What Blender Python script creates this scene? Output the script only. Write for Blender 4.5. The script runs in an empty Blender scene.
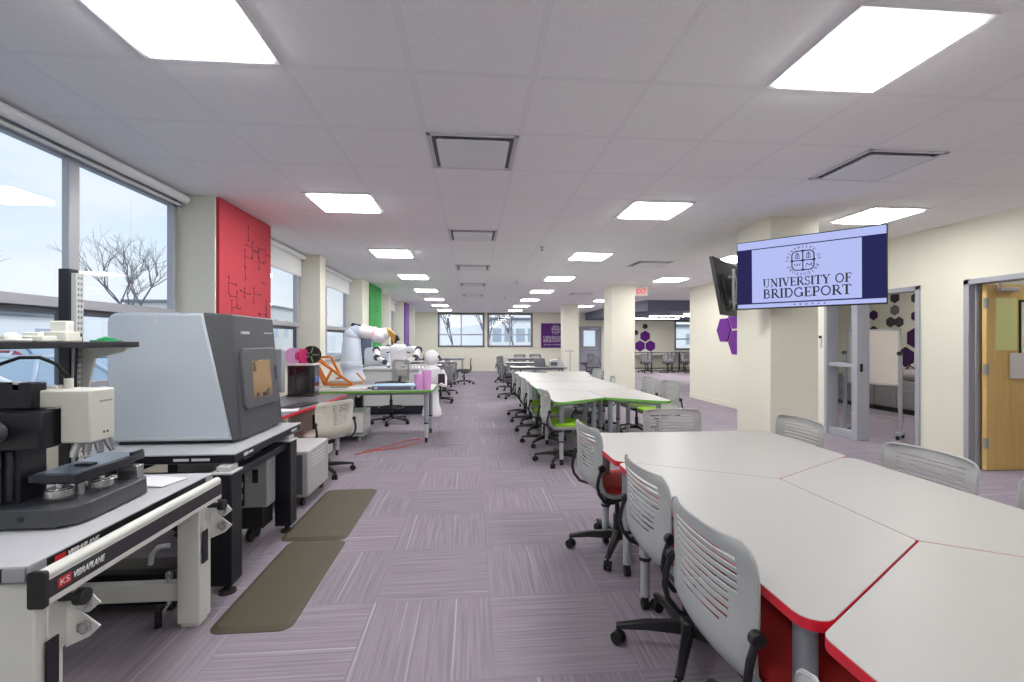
import bpy, bmesh, math, random
from mathutils import Vector, Matrix
random.seed(7)
scene = bpy.context.scene
col = scene.collection
PI = math.pi

# ------------------------------------------------------------------ materials
def lin(c):
    c = c / 255.0
    return c / 12.92 if c <= 0.04045 else ((c + 0.055) / 1.055) ** 2.4
def rgb(r, g, b):
    return (lin(r), lin(g), lin(b), 1.0)
class NT:
    def __init__(s, m):
        m.use_nodes = True
        s.t = m.node_tree; s.n = s.t.nodes
        s.b = s.n.get('Principled BSDF'); s.out = s.n.get('Material Output')
    def new(s, kind, **kw):
        n = s.n.new(kind)
        for k, v in kw.items(): setattr(n, k, v)
        return n
    def link(s, a, b): s.t.links.new(a, b)
    def math(s, op, a, b=None, c=None):
        n = s.new('ShaderNodeMath', operation=op)
        for i, v in enumerate((a, b, c)):
            if v is None: continue
            if isinstance(v, (int, float)): n.inputs[i].default_value = v
            else: s.link(v, n.inputs[i])
        return n.outputs[0]
    def mix(s, f, a, b):
        n = s.new('ShaderNodeMix', data_type='RGBA')
        for i, v in ((0, f), (6, a), (7, b)):
            if isinstance(v, (int, float, tuple)): n.inputs[i].default_value = v
            else: s.link(v, n.inputs[i])
        return n.outputs[2]
    def noise(s, scale, detail=2, vec=None, rough=0.5):
        n = s.new('ShaderNodeTexNoise'); n.inputs['Scale'].default_value = scale
        n.inputs['Detail'].default_value = detail; n.inputs['Roughness'].default_value = rough
        if vec is not None: s.link(vec, n.inputs['Vector'])
        return n.outputs[0]
    def ramp(s, f, a, b, ca=(0, 0, 0, 1), cb=(1, 1, 1, 1)):
        n = s.new('ShaderNodeValToRGB'); e = n.color_ramp.elements
        e[0].position, e[1].position = a, b; e[0].color, e[1].color = ca, cb
        s.link(f, n.inputs[0]); return n.outputs[0]
MATS = {}
def mat(name, color, rough=0.5, metal=0.0, vary=0.04, bump=0.0, bscale=200.0, spec=0.5, coat=0.0, trans=0.0, emit=None, es=0.0):
    """a plain surface whose colour wanders a little with object-space noise"""
    if name in MATS: return MATS[name]
    m = bpy.data.materials.new(name); t = NT(m); b = t.b
    c = rgb(*color)
    tc = t.new('ShaderNodeTexCoord')
    if vary > 0:
        f = t.noise(6.0, 3, tc.outputs['Object'])
        d = tuple(max(0, x * (1 - vary)) for x in c[:3]) + (1,)
        l = tuple(min(1, x * (1 + vary)) for x in c[:3]) + (1,)
        t.link(t.mix(f, d, l), b.inputs['Base Color'])
    else:
        b.inputs['Base Color'].default_value = c
    b.inputs['Roughness'].default_value = rough
    b.inputs['Metallic'].default_value = metal
    b.inputs['Specular IOR Level'].default_value = spec
    b.inputs['Coat Weight'].default_value = coat
    b.inputs['Transmission Weight'].default_value = trans
    if bump > 0:
        f = t.noise(bscale, 2, tc.outputs['Object'])
        bn = t.new('ShaderNodeBump'); bn.inputs['Strength'].default_value = bump; bn.inputs['Distance'].default_value = 0.002
        t.link(f, bn.inputs['Height']); t.link(bn.outputs[0], b.inputs['Normal'])
    if emit:
        b.inputs['Emission Color'].default_value = rgb(*emit); b.inputs['Emission Strength'].default_value = es
    MATS[name] = m
    return m
def emission(name, color, strength):
    m = bpy.data.materials.new(name); t = NT(m)
    e = t.new('ShaderNodeEmission'); e.inputs[0].default_value = rgb(*color); e.inputs[1].default_value = strength
    t.link(e.outputs[0], t.out.inputs[0]); MATS[name] = m
    return m
def glass_mat(name, tint=(1, 1, 1, 1), ior=1.5, rough=0.0, haze=None):
    m = bpy.data.materials.new(name); t = NT(m)
    tr = t.new('ShaderNodeBsdfTransparent'); tr.inputs[0].default_value = tint
    gl = t.new('ShaderNodeBsdfGlossy'); gl.inputs['Roughness'].default_value = rough
    ge = t.new('ShaderNodeNewGeometry'); dp = t.new('ShaderNodeVectorMath', operation='DOT_PRODUCT')
    t.link(ge.outputs['Normal'], dp.inputs[0]); t.link(ge.outputs['Incoming'], dp.inputs[1])
    k = t.math('POWER', t.math('SUBTRACT', 1.0, t.math('ABSOLUTE', dp.outputs['Value'])), 5.0)
    r0 = 2 * ((ior - 1) / (ior + 1)) ** 2
    fr = t.math('ADD', r0, t.math('MULTIPLY', k, 1 - r0))
    mx = t.new('ShaderNodeMixShader')
    t.link(fr, mx.inputs[0]); t.link(tr.outputs[0], mx.inputs[1]); t.link(gl.outputs[0], mx.inputs[2])
    last = mx.outputs[0]
    if haze:
        df = t.new('ShaderNodeBsdfDiffuse'); df.inputs[0].default_value = haze[:3] + (1,)
        m2 = t.new('ShaderNodeMixShader'); m2.inputs[0].default_value = haze[3]
        t.link(last, m2.inputs[1]); t.link(df.outputs[0], m2.inputs[2]); last = m2.outputs[0]
    t.link(last, t.out.inputs[0]); MATS[name] = m
    return m

# ------------------------------------------------------------------ mesh building
def round_poly(pts, r, n=5):
    """round the corners of a 2-D polygon; r may be one radius or one per corner"""
    out = []
    k = len(pts)
    for i in range(k):
        p = Vector(pts[i]); a = Vector(pts[i - 1]); b = Vector(pts[(i + 1) % k])
        rr = r[i] if isinstance(r, (list, tuple)) else r
        da, db = (a - p), (b - p)
        la, lb = da.length, db.length
        da.normalize(); db.normalize()
        ang = da.angle(db)
        if rr <= 0 or ang > PI - 0.05: out.append(tuple(p)); continue
        t = min(rr / math.tan(ang / 2), la * 0.45, lb * 0.45)
        rr = t * math.tan(ang / 2)
        c = p + (da + db).normalized() * (rr / math.sin(ang / 2))
        s = p + da * t; e = p + db * t
        a0 = math.atan2(s.y - c.y, s.x - c.x); a1 = math.atan2(e.y - c.y, e.x - c.x)
        d = (a1 - a0 + PI) % (2 * PI) - PI
        for j in range(n + 1):
            w = a0 + d * j / n
            out.append((c.x + rr * math.cos(w), c.y + rr * math.sin(w)))
    return out
def inset_poly(pts, d):
    """move each edge of a counter-clockwise polygon inward by d"""
    out = []; k = len(pts)
    area = sum(pts[i][0] * pts[(i + 1) % k][1] - pts[(i + 1) % k][0] * pts[i][1] for i in range(k))
    sg = 1 if area > 0 else -1
    for i in range(k):
        p = Vector(pts[i]); a = Vector(pts[i - 1]); b = Vector(pts[(i + 1) % k])
        e1 = (p - a).normalized(); e2 = (b - p).normalized()
        n1 = Vector((-e1.y, e1.x)) * sg; n2 = Vector((-e2.y, e2.x)) * sg
        m = (n1 + n2).normalized()
        out.append(tuple(p + m * (d / max(0.35, m.dot(n1)))))
    return out
class MB:
    def __init__(s): s.bm = bmesh.new()
    def face(s, vs):
        try: return s.bm.faces.new(vs)
        except ValueError: return None
    def v(s, *p): return s.bm.verts.new(p if len(p) == 3 else p[0])
    def box(s, x0, x1, y0, y1, z0, z1, M=None):
        P = [Vector((x, y, z)) for z in (z0, z1) for y in (y0, y1) for x in (x0, x1)]
        if M is not None: P = [M @ p for p in P]
        V = [s.bm.verts.new(p) for p in P]
        for f in ((0, 2, 3, 1), (4, 5, 7, 6), (0, 1, 5, 4), (2, 6, 7, 3), (0, 4, 6, 2), (1, 3, 7, 5)):
            s.face([V[i] for i in f])
        return s
    def bar(s, p0, p1, w, h, up=(0, 0, 1)):
        """a square bar between two points"""
        p0, p1 = Vector(p0), Vector(p1); d = p1 - p0; L = d.length; d.normalize()
        u = Vector(up)
        if abs(d.dot(u)) > 0.99: u = Vector((1, 0, 0))
        r = d.cross(u).normalized(); u = r.cross(d)
        M = Matrix((( r.x, d.x, u.x, p0.x), (r.y, d.y, u.y, p0.y), (r.z, d.z, u.z, p0.z), (0, 0, 0, 1)))
        return s.box(-w / 2, w / 2, 0, L, -h / 2, h / 2, M)
    def prism(s, pts, z0, z1, M=None, top=None):
        """extrude a 2-D outline; top = another outline with as many points"""
        top = top or pts
        A = [Vector((p[0], p[1], z0)) for p in pts]; B = [Vector((p[0], p[1], z1)) for p in top]
        if M is not None: A = [M @ p for p in A]; B = [M @ p for p in B]
        A = [s.bm.verts.new(p) for p in A]; B = [s.bm.verts.new(p) for p in B]
        k = len(A)
        s.face(A[::-1]); s.face(B)
        for i in range(k): s.face([A[i], A[(i + 1) % k], B[(i + 1) % k], B[i]])
        return s
    def loft(s, rings, cap=True):
        R = [[s.bm.verts.new(p) for p in r] for r in rings]
        k = len(R[0])
        for a, b in zip(R, R[1:]):
            for i in range(k): s.face([a[i], a[(i + 1) % k], b[(i + 1) % k], b[i]])
        if cap: s.face(R[0][::-1]); s.face(R[-1])
        return s
    def tube(s, pts, r, n=8, cap=True):
        """a round tube along points; r is one radius or one per point"""
        pts = [Vector(p) for p in pts]
        rs = r if isinstance(r, (list, tuple)) else [r] * len(pts)
        rings = []; u = None
        for i, p in enumerate(pts):
            a = pts[max(0, i - 1)]; b = pts[min(len(pts) - 1, i + 1)]
            d = (b - a).normalized()
            if u is None:
                u = Vector((0, 0, 1)) if abs(d.z) < 0.9 else Vector((1, 0, 0))
            u = (u - d * u.dot(d)).normalized(); w = d.cross(u)
            rings.append([p + (u * math.cos(t) + w * math.sin(t)) * rs[i] for t in [2 * PI * j / n for j in range(n)]])
        return s.loft(rings, cap)
    def cyl(s, p0, p1, r0, r1=None, n=16):
        return s.tube([p0, p1], [r0, r0 if r1 is None else r1], n)
    def lathe(s, prof, c=(0, 0, 0), n=24, M=None):
        """turn (radius, height) pairs round the vertical through c"""
        rings = []
        for r, z in prof:
            q = [Vector((max(r, 1e-4) * math.cos(2 * PI * j / n), max(r, 1e-4) * math.sin(2 * PI * j / n), z)) for j in range(n)]
            if M is not None: q = [M @ p for p in q]
            rings.append([p + Vector(c) for p in q])
        return s.loft(rings)
    def ball(s, c, r, n=16, m=10, M=None):
        sx, sy, sz = r if isinstance(r, (tuple, list)) else (r, r, r)
        rings = []
        for i in range(m + 1):
            t = -PI / 2 + PI * i / m
            k = max(math.cos(t), 1e-3)
            q = [Vector((sx * k * math.cos(2 * PI * j / n), sy * k * math.sin(2 * PI * j / n), sz * math.sin(t))) for j in range(n)]
            if M is not None: q = [M @ p for p in q]
            rings.append([p + Vector(c) for p in q])
        return s.loft(rings)
    def torus(s, c, R, r, n=24, k=8, M=None, arc=(0, 2 * PI)):
        full = abs(arc[1] - arc[0] - 2 * PI) < 1e-6
        pts = []
        N = n if full else n + 1
        rings = []
        for i in range(N):
            t = arc[0] + (arc[1] - arc[0]) * i / n
            q = []
            for j in range(k):
                a = 2 * PI * j / k
                p = Vector(((R + r * math.cos(a)) * math.cos(t), (R + r * math.cos(a)) * math.sin(t), r * math.sin(a)))
                if M is not None: p = M @ p
                q.append(p + Vector(c))
            rings.append(q)
        if full: rings.append(rings[0])
        s.loft(rings, not full)
        if full: bmesh.ops.remove_doubles(s.bm, verts=s.bm.verts, dist=1e-6)
        return s
    def build(s, name, m, parent=None, bevel=0.0, seg=2, angle=35, base=None, smooth=True, solid=0.0, kind=None, label=None):
        bm = s.bm
        bmesh.ops.recalc_face_normals(bm, faces=bm.faces)
        if base is not None: bmesh.ops.translate(bm, verts=bm.verts, vec=-Vector(base))
        me = bpy.data.meshes.new(name); bm.to_mesh(me); bm.free()
        me.materials.append(m)
        if smooth:
            for p in me.polygons: p.use_smooth = True
            me.set_sharp_from_angle(angle=math.radians(angle))
        o = bpy.data.objects.new(name, me); col.objects.link(o)
        if parent is not None: o.parent = parent
        if solid:
            k = o.modifiers.new('thick', 'SOLIDIFY'); k.thickness = solid; k.offset = 0
            k = o.modifiers.new('crisp', 'EDGE_SPLIT'); k.split_angle = math.radians(40)
        if bevel > 0:
            k = o.modifiers.new('bevel', 'BEVEL'); k.width = bevel; k.segments = seg; k.limit_method = 'ANGLE'; k.angle_limit = math.radians(30)
        if kind: o['kind'] = kind
        if label: o['label'] = label
        return o
def tag(o, label, cat, group=None):
    o['label'] = label; o['category'] = cat
    if group: o['group'] = group
    return o
def thing(name, label, cat, loc=(0, 0, 0), rotz=0.0, group=None):
    o = bpy.data.objects.new(name, None); col.objects.link(o)
    o.empty_display_size = 0.1
    o.location = loc; o.rotation_euler = (0, 0, rotz)
    return tag(o, label, cat, group)
def dup(root, loc, rotz, label, group=None):
    r = root.copy(); col.objects.link(r); r.location = loc; r.rotation_euler = (0, 0, rotz)
    r['label'] = label
    if group: r['group'] = group
    for ch in list(root.children):
        c = ch.copy(); col.objects.link(c); c.parent = r
        for g in list(ch.children):
            d = g.copy(); col.objects.link(d); d.parent = c
    return r
def frame(o, x, y, z):
    """matrix from an origin and three axes"""
    x, y, z, o = Vector(x), Vector(y), Vector(z), Vector(o)
    return Matrix(((x.x, y.x, z.x, o.x), (x.y, y.y, z.y, o.y), (x.z, y.z, z.z, o.z), (0, 0, 0, 1)))
# --- lettering ---------------------------------------------------------------
def arc(cx, cy, rx, ry, a0, a1, n=10):
    return [(cx + rx * math.cos(math.radians(a0 + (a1 - a0) * i / n)), cy + ry * math.sin(math.radians(a0 + (a1 - a0) * i / n))) for i in range(n + 1)]
K, S = 0.18, 0.075           # thick and thin pen strokes
def sf(x, y, w=0.17): return (S, [(x - w, y), (x + w, y)])
GLYPH = {
 'U': (0.86, [(K, [(.2, .97), (.2, .3)]), (S, arc(.43, .3, .23, .27, 180, 360)), (S, [(.66, .3), (.66, .97)]), sf(.2, .97), sf(.66, .97, .13)]),
 'N': (0.92, [(S, [(.2, 0.03), (.2, .97)]), (K, [(.2, .95), (.72, .05)]), (S, [(.72, .03), (.72, .97)]), sf(.2, .03, .13), sf(.16, .97, .12), sf(.72, .97, .13)]),
 'I': (0.40, [(K, [(.2, .03), (.2, .97)]), sf(.2, .03), sf(.2, .97)]),
 'V': (0.84, [(K, [(.14, .97), (.44, .04)]), (S, [(.44, .04), (.72, .97)]), sf(.14, .97), sf(.7, .97, .13)]),
 'E': (0.70, [(K, [(.2, .03), (.2, .97)]), (S, [(.05, .97), (.6, .97), (.62, .8)]), (S, [(.2, .5), (.5, .5)]), (S, [(.5, .6), (.5, .4)]), (S, [(.05, .03), (.62, .03), (.65, .22)])]),
 'R': (0.84, [(K, [(.2, .03), (.2, .97)]), (S, [(.05, .97), (.4, .97)]), (.11, arc(.4, .73, .2, .24, 90, -90)), (S, [(.2, .49), (.4, .49)]), (K * .9, [(.4, .5), (.74, .03)]), sf(.2, .03), sf(.76, .03, .08)]),
 'S': (0.62, [(.1, arc(.3, .73, .2, .23, 20, 250, 12) + arc(.31, .27, .22, .24, 80, -160, 12)), (S, [(.49, .97), (.49, .76)]), (S, [(.09, .03), (.09, .24)])]),
 'T': (0.78, [(K, [(.39, .03), (.39, .97)]), (S, [(.06, .76), (.08, .97), (.7, .97), (.72, .76)]), sf(.39, .03)]),
 'Y': (0.82, [(K, [(.14, .97), (.41, .48)]), (S, [(.41, .48), (.7, .97)]), (K, [(.41, .5), (.41, .03)]), sf(.14, .97), sf(.69, .97, .12), sf(.41, .03)]),
 'O': (0.94, [(.12, arc(.47, .5, .36, .46, 0, 360, 24))]),
 'F': (0.66, [(K, [(.2, .03), (.2, .97)]), (S, [(.05, .97), (.58, .97), (.6, .78)]), (S, [(.2, .5), (.48, .5)]), (S, [(.48, .6), (.48, .4)]), sf(.2, .03)]),
 'B': (0.76, [(K, [(.2, .03), (.2, .97)]), (S, [(.05, .97), (.38, .97)]), (.11, arc(.38, .745, .2, .225, 90, -90)), (S, [(.2, .52), (.4, .52)]), (.11, arc(.4, .275, .25, .245, 90, -90)), (S, [(.05, .03), (.4, .03)])]),
 'D': (0.88, [(K, [(.2, .03), (.2, .97)]), (S, [(.05, .97), (.38, .97)]), (.12, arc(.38, .5, .38, .47, 90, -90, 16)), (S, [(.05, .03), (.38, .03)])]),
 'G': (0.92, [(.12, arc(.47, .5, .36, .46, 45, 330, 20)), (S, [(.72, .98), (.72, .74)]), (K, [(.76, .4), (.76, .08)]), sf(.74, .42, .14)]),
 'P': (0.72, [(K, [(.2, .03), (.2, .97)]), (S, [(.05, .97), (.4, .97)]), (.11, arc(.4, .71, .22, .26, 90, -90)), (S, [(.2, .45), (.4, .45)]), sf(.2, .03)]),
 'H': (0.92, [(K, [(.2, .03), (.2, .97)]), (K, [(.72, .03), (.72, .97)]), (S, [(.2, .5), (.72, .5)]), sf(.2, .03), sf(.2, .97), sf(.72, .03), sf(.72, .97)]),
 'C': (0.84, [(.12, arc(.46, .5, .36, .46, 45, 315, 20)), (S, [(.71, .98), (.71, .74)])]),
 'L': (0.68, [(K, [(.2, .03), (.2, .97)]), (S, [(.05, .03), (.6, .03), (.63, .24)]), sf(.2, .97)]),
 ' ': (0.42, []),
}
def pen(mb, pts, w, M, t):
    """a flat stroke of width w along pts in the plane of M, t thick"""
    for a, b in zip(pts, pts[1:]):
        a, b = Vector(a), Vector(b); d = b - a
        if d.length < 1e-9: continue
        n = Vector((-d.y, d.x)).normalized() * w / 2
        e = d.normalized() * min(w, 0.05 * 1) * 0.15
        mb.prism([tuple(a - e + n), tuple(a - e - n), tuple(b + e - n), tuple(b + e + n)], 0, t, M)
def serif_width(text): return sum(GLYPH[c][0] for c in text)
def serif(mb, text, M, width, height, t=0.0015):
    """letter a line left to right from M's origin, fitted to width x height"""
    W = serif_width(text); sx = width / W; x = 0
    for c in text:
        w, strokes = GLYPH[c]
        for sw, pts in strokes:
            pen(mb, [((x + p[0]) * sx, p[1] * height) for p in pts], sw * min(sx, height), M, t)
        x += w
def sans(name, text, m, M, size, parent=None, ext=0.0012, width=None, shear=0.0, bold=0.0, base=(0, 0, 0)):
    """letter a line with Blender's own typeface as a mesh"""
    cu = bpy.data.curves.new(name, 'FONT'); cu.body = text; cu.size = 1.0; cu.extrude = 0.0; cu.shear = shear; cu.offset = bold
    ob = bpy.data.objects.new(name, cu); col.objects.link(ob)
    dg = bpy.context.evaluated_depsgraph_get()
    me = bpy.data.meshes.new_from_object(ob.evaluated_get(dg))
    bpy.data.objects.remove(ob); bpy.data.curves.remove(cu)
    xs = [v.co.x for v in me.vertices]; ys = [v.co.y for v in me.vertices]
    w = max(xs) - min(xs); h = max(ys) - min(ys)
    for v in me.vertices:
        x = (v.co.x - min(xs)); y = v.co.y - min(ys)
        x = x / w * width if width else x / h * size
        v.co = M @ Vector((x, y / h * size, 0)) - Vector(base)
    bm = bmesh.new(); bm.from_mesh(me)
    bmesh.ops.remove_doubles(bm, verts=bm.verts, dist=1e-5)
    r = bmesh.ops.extrude_face_region(bm, geom=bm.faces[:])
    nz = (M.to_3x3() @ Vector((0, 0, 1))).normalized() * ext
    bmesh.ops.translate(bm, verts=[e for e in r['geom'] if isinstance(e, bmesh.types.BMVert)], vec=nz)
    bmesh.ops.recalc_face_normals(bm, faces=bm.faces)
    bm.to_mesh(me); bm.free()
    me.materials.clear(); me.materials.append(m)
    o = bpy.data.objects.new(name, me); col.objects.link(o)
    if parent is not None: o.parent = parent
    return o
def hexagon(r, flat_top=False):
    a0 = 0 if flat_top else PI / 6
    return [(r * math.cos(a0 + PI / 3 * i), r * math.sin(a0 + PI / 3 * i)) for i in range(6)]
# ------------------------------------------------------------------ shared materials
CREAM = mat('cream_paint', (225, 223, 208), 0.75, vary=0.02, bump=0.15, bscale=260)
WHITE = mat('white_plastic', (214, 215, 215), 0.4)
LAMINATE = mat('white_laminate', (168, 167, 164), 0.34, vary=0.015)
BLACK = mat('black_plastic', (26, 26, 29), 0.45)
BLACKM = mat('black_metal', (22, 23, 32), 0.4, 0.2)
STEEL = mat('grey_painted_steel', (165, 168, 174), 0.38, 0.3)
CHROME = mat('bright_steel', (205, 206, 208), 0.25, 0.9)
ALU = mat('window_aluminium', (176, 178, 186), 0.42, 0.25)
DOORFRAME = mat('door_frame_grey', (160, 163, 172), 0.5)
SHELL = mat('chair_grey_plastic', (164, 167, 167), 0.5)
REDFAB = mat('red_upholstery', (176, 42, 38), 0.9, vary=0.12, bump=0.4, bscale=500)
GREENFAB = mat('green_upholstery', (128, 172, 28), 0.9, vary=0.12, bump=0.4, bscale=500)
DARKFAB = mat('charcoal_upholstery', (52, 53, 58), 0.9, bump=0.4, bscale=500)
RED = mat('red_edge_band', (206, 28, 48), 0.45)
GREEN = mat('green_edge_band', (112, 176, 72), 0.45)
DKEDGE = mat('slate_edge_band', (78, 82, 98), 0.5)
PURPLE = mat('purple_felt', (98, 32, 130), 0.9, vary=0.06, bump=0.3, bscale=400)
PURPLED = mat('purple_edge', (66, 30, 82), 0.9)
CHARC = mat('charcoal_felt', (66, 64, 70), 0.9, bump=0.3, bscale=400)
RUBBER = mat('black_rubber', (18, 18, 19), 0.8)
SILVER = mat('silver_shell', (186, 194, 203), 0.42, 0.15, vary=0.03)
GRAPH = mat('graphite_shell', (72, 74, 80), 0.5, vary=0.05)
GRAPHD = mat('graphite_panel', (84, 86, 92), 0.48, vary=0.04)
ENAMEL = mat('white_enamel', (210, 212, 206), 0.35)
OFFW = mat('warm_white_case', (206, 206, 198), 0.45)
LGREY = mat('light_grey_case', (190, 192, 194), 0.5)
MGREY = mat('mid_grey_case', (150, 155, 158), 0.5)
GLASS = glass_mat('window_glass', (0.97, 0.985, 1.0, 1))
PANEL = emission('lit_diffuser', (255, 253, 251), 33.0)

# carpet: quarter-turned square tiles of fine broken stripes
def carpet():
    m = bpy.data.materials.new('carpet_tiles'); t = NT(m)
    tc = t.new('ShaderNodeTexCoord'); sp = t.new('ShaderNodeSeparateXYZ'); t.link(tc.outputs['Object'], sp.inputs[0])
    S_ = 0.61
    x = t.math('DIVIDE', t.math('ADD', sp.outputs[0], 0.52), S_); y = t.math('DIVIDE', t.math('ADD', sp.outputs[1], 0.55), S_)
    fx, fy = t.math('FLOOR', x), t.math('FLOOR', y)
    par = t.math('MODULO', t.math('ABSOLUTE', t.math('ADD', fx, fy)), 2.0)
    u = t.math('SUBTRACT', x, fx); v = t.math('SUBTRACT', y, fy)
    # across = the coordinate the stripes change along
    def sel(a, b): return t.math('ADD', t.math('MULTIPLY', a, t.math('SUBTRACT', 1.0, par)), t.math('MULTIPLY', b, par))
    across, along = sel(u, v), sel(v, u)
    cell = t.math('ADD', t.math('MULTIPLY', fx, 12.9898), t.math('MULTIPLY', fy, 78.233))
    def vec(sa, sl, off):
        c = t.new('ShaderNodeCombineXYZ')
        t.link(t.math('MULTIPLY', across, sa), c.inputs[0]); t.link(t.math('MULTIPLY', along, sl), c.inputs[1])
        t.link(t.math('ADD', t.math('MULTIPLY', cell, 1.7), off), c.inputs[2]); return c.outputs[0]
    fine = t.noise(1.0, 1, vec(46, 1.2, 0))
    broad = t.noise(1.0, 2, vec(12, 0.3, 5.3))
    rare = t.noise(1.0, 0, vec(26, 0.12, 9.1))
    wn = t.new('ShaderNodeTexWhiteNoise', noise_dimensions='1D'); t.link(cell, wn.inputs['W'])
    base = t.mix(t.ramp(fine, 0.32, 0.68), rgb(128, 121, 131), rgb(150, 142, 153))
    base = t.mix(t.math('MULTIPLY', t.ramp(broad, 0.38, 0.66), 0.5), base, rgb(140, 132, 142))
    base = t.mix(t.math('MULTIPLY', t.ramp(rare, 0.73, 0.745), 0.42), base, rgb(200, 196, 202))
    tint = t.mix(wn.outputs[0], (0.92, 0.92, 0.94, 1), (1.05, 1.03, 1.03, 1))
    mul = t.new('ShaderNodeMix', data_type='RGBA', blend_type='MULTIPLY'); mul.inputs[0].default_value = 1
    t.link(base, mul.inputs[6]); t.link(tint, mul.inputs[7])
    e = t.math('MINIMUM', t.math('MINIMUM', u, t.math('SUBTRACT', 1.0, u)), t.math('MINIMUM', v, t.math('SUBTRACT', 1.0, v)))
    seam = t.ramp(e, 0.002, 0.007)
    cf = t.mix(seam, rgb(131, 123, 133), mul.outputs[2])
    t.link(cf, t.b.inputs['Base Color']); t.b.inputs['Roughness'].default_value = 0.95; t.b.inputs['Specular IOR Level'].default_value = 0.2
    bn = t.new('ShaderNodeBump'); bn.inputs['Strength'].default_value = 0.3; bn.inputs['Distance'].default_value = 0.003
    t.link(fine, bn.inputs['Height']); t.link(bn.outputs[0], t.b.inputs['Normal'])
    return m
# suspended ceiling: square mineral tiles in a white T-bar grid
TX, TY, TY0 = 0.595, 0.63, 1.65
def ceiling_mat():
    m = bpy.data.materials.new('mineral_ceiling'); t = NT(m)
    tc = t.new('ShaderNodeTexCoord'); sp = t.new('ShaderNodeSeparateXYZ'); t.link(tc.outputs['Object'], sp.inputs[0])
    x = t.math('FRACT', t.math('DIVIDE', t.math('ADD', sp.outputs[0], TX / 2 + 20 * TX), TX))
    y = t.math('FRACT', t.math('DIVIDE', t.math('ADD', sp.outputs[1], 40 * TY - TY0), TY))
    dx = t.math('MULTIPLY', t.math('MINIMUM', x, t.math('SUBTRACT', 1.0, x)), TX)
    dy = t.math('MULTIPLY', t.math('MINIMUM', y, t.math('SUBTRACT', 1.0, y)), TY)
    e = t.math('MINIMUM', dx, dy)
    bar = t.math('LESS_THAN', e, 0.0115)
    edge = t.math('SUBTRACT', t.math('LESS_THAN', e, 0.0145), bar)
    n1 = t.noise(70, 3, tc.outputs['Object'], 0.7); n2 = t.noise(2.0, 2, tc.outputs['Object'])
    tile = t.mix(t.ramp(n1, 0.40, 0.62), rgb(246, 246, 248), rgb(252, 252, 253))
    tile = t.mix(t.math('MULTIPLY', n2, 0.15), tile, rgb(246, 244, 246))
    c = t.mix(bar, tile, rgb(244, 244, 247)); c = t.mix(t.math('MULTIPLY', edge, 0.6), c, rgb(226, 225, 228))
    t.link(c, t.b.inputs['Base Color']); t.b.inputs['Roughness'].default_value = 0.9; t.b.inputs['Specular IOR Level'].default_value = 0.15
    bn = t.new('ShaderNodeBump'); bn.inputs['Strength'].default_value = 0.35; bn.inputs['Distance'].default_value = 0.003
    h = t.math('ADD', t.math('MULTIPLY', n1, 0.5), t.math('MULTIPLY', bar, 0.7)); t.link(h, bn.inputs['Height']); t.link(bn.outputs[0], t.b.inputs['Normal'])
    return m
def wood_mat():
    m = bpy.data.materials.new('maple_door'); t = NT(m)
    tc = t.new('ShaderNodeTexCoord'); mp = t.new('ShaderNodeMapping'); mp.inputs['Scale'].default_value = (14, 14, 0.8)
    t.link(tc.outputs['Object'], mp.inputs[0])
    f = t.noise(1.6, 5, mp.outputs[0], 0.6)
    t.link(t.mix(t.ramp(f, 0.3, 0.7), rgb(222, 182, 108), rgb(234, 202, 134)), t.b.inputs['Base Color']); t.b.inputs['Roughness'].default_value = 0.42
    return m

# ------------------------------------------------------------------ the setting
ZC = 2.678; XL = -2.60; XP = -2.30; XR = 5.30; YF = 21.2; YB = -3.0; XR2 = 12.0
def st(mb, name, m, bevel=0.0): return mb.build(name, m, None, bevel, kind='structure')
st(MB().box(XL - 0.3, XR2 + 0.3, YB - 0.2, YF + 0.3, -0.12, 0.0), 'floor', carpet())
st(MB().box(XL - 0.3, XR2 + 0.3, YB - 0.2, YF + 0.3, ZC, ZC + 0.15), 'ceiling', ceiling_mat())
# left wall: a low wall under the windows, piers between them
SILL = 1.045
LW = MB().box(XL - 0.10, XL, YB, YF, 0, SILL)
PIERS = [(-0.85, -0.55), (4.37, 5.46), (7.25, 7.50), (9.95, 11.85), (13.1, 13.35), (15.65, 17.0), (18.4, 18.7), (20.85, YF)]
for a, b in PIERS: LW.box(XL - 0.10, XL, a, b, SILL, ZC)
st(LW, 'wall_left', CREAM)
for a, b in PIERS[1:7]: st(MB().box(XL, XP, a, b, 0, ZC), 'wall_pier', CREAM, 0.004)
# far wall with two windows and a door
W1, W2 = (-1.55, 0.49), (0.69, 2.70); WZ0, WZ1 = 1.13, 2.62; DX = (4.87, 5.96); DZ = 2.06
FW = MB()
FW.box(XL - 0.22, W1[0], YF, YF + 0.2, 0, ZC).box(W1[1], W2[0], YF, YF + 0.2, 0, ZC).box(W2[1], DX[0], YF, YF + 0.2, 0, ZC)
FW.box(W1[0], W1[1], YF, YF + 0.2, 0, WZ0).box(W1[0], W1[1], YF, YF + 0.2, WZ1, ZC).box(W2[0], W2[1], YF, YF + 0.2, 0, WZ0).box(W2[0], W2[1], YF, YF + 0.2, WZ1, ZC)
W3 = (9.5, 11.4); W3Z = (0.98, 2.33)
FW.box(DX[0], DX[1], YF, YF + 0.2, DZ, ZC).box(DX[1], W3[0], YF, YF + 0.2, 0, ZC).box(W3[0], W3[1], YF, YF + 0.2, 0, W3Z[0]).box(W3[0], W3[1], YF, YF + 0.2, W3Z[1], ZC).box(W3[1], XR2, YF, YF + 0.2, 0, ZC)
st(FW, 'wall_far', CREAM)
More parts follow.
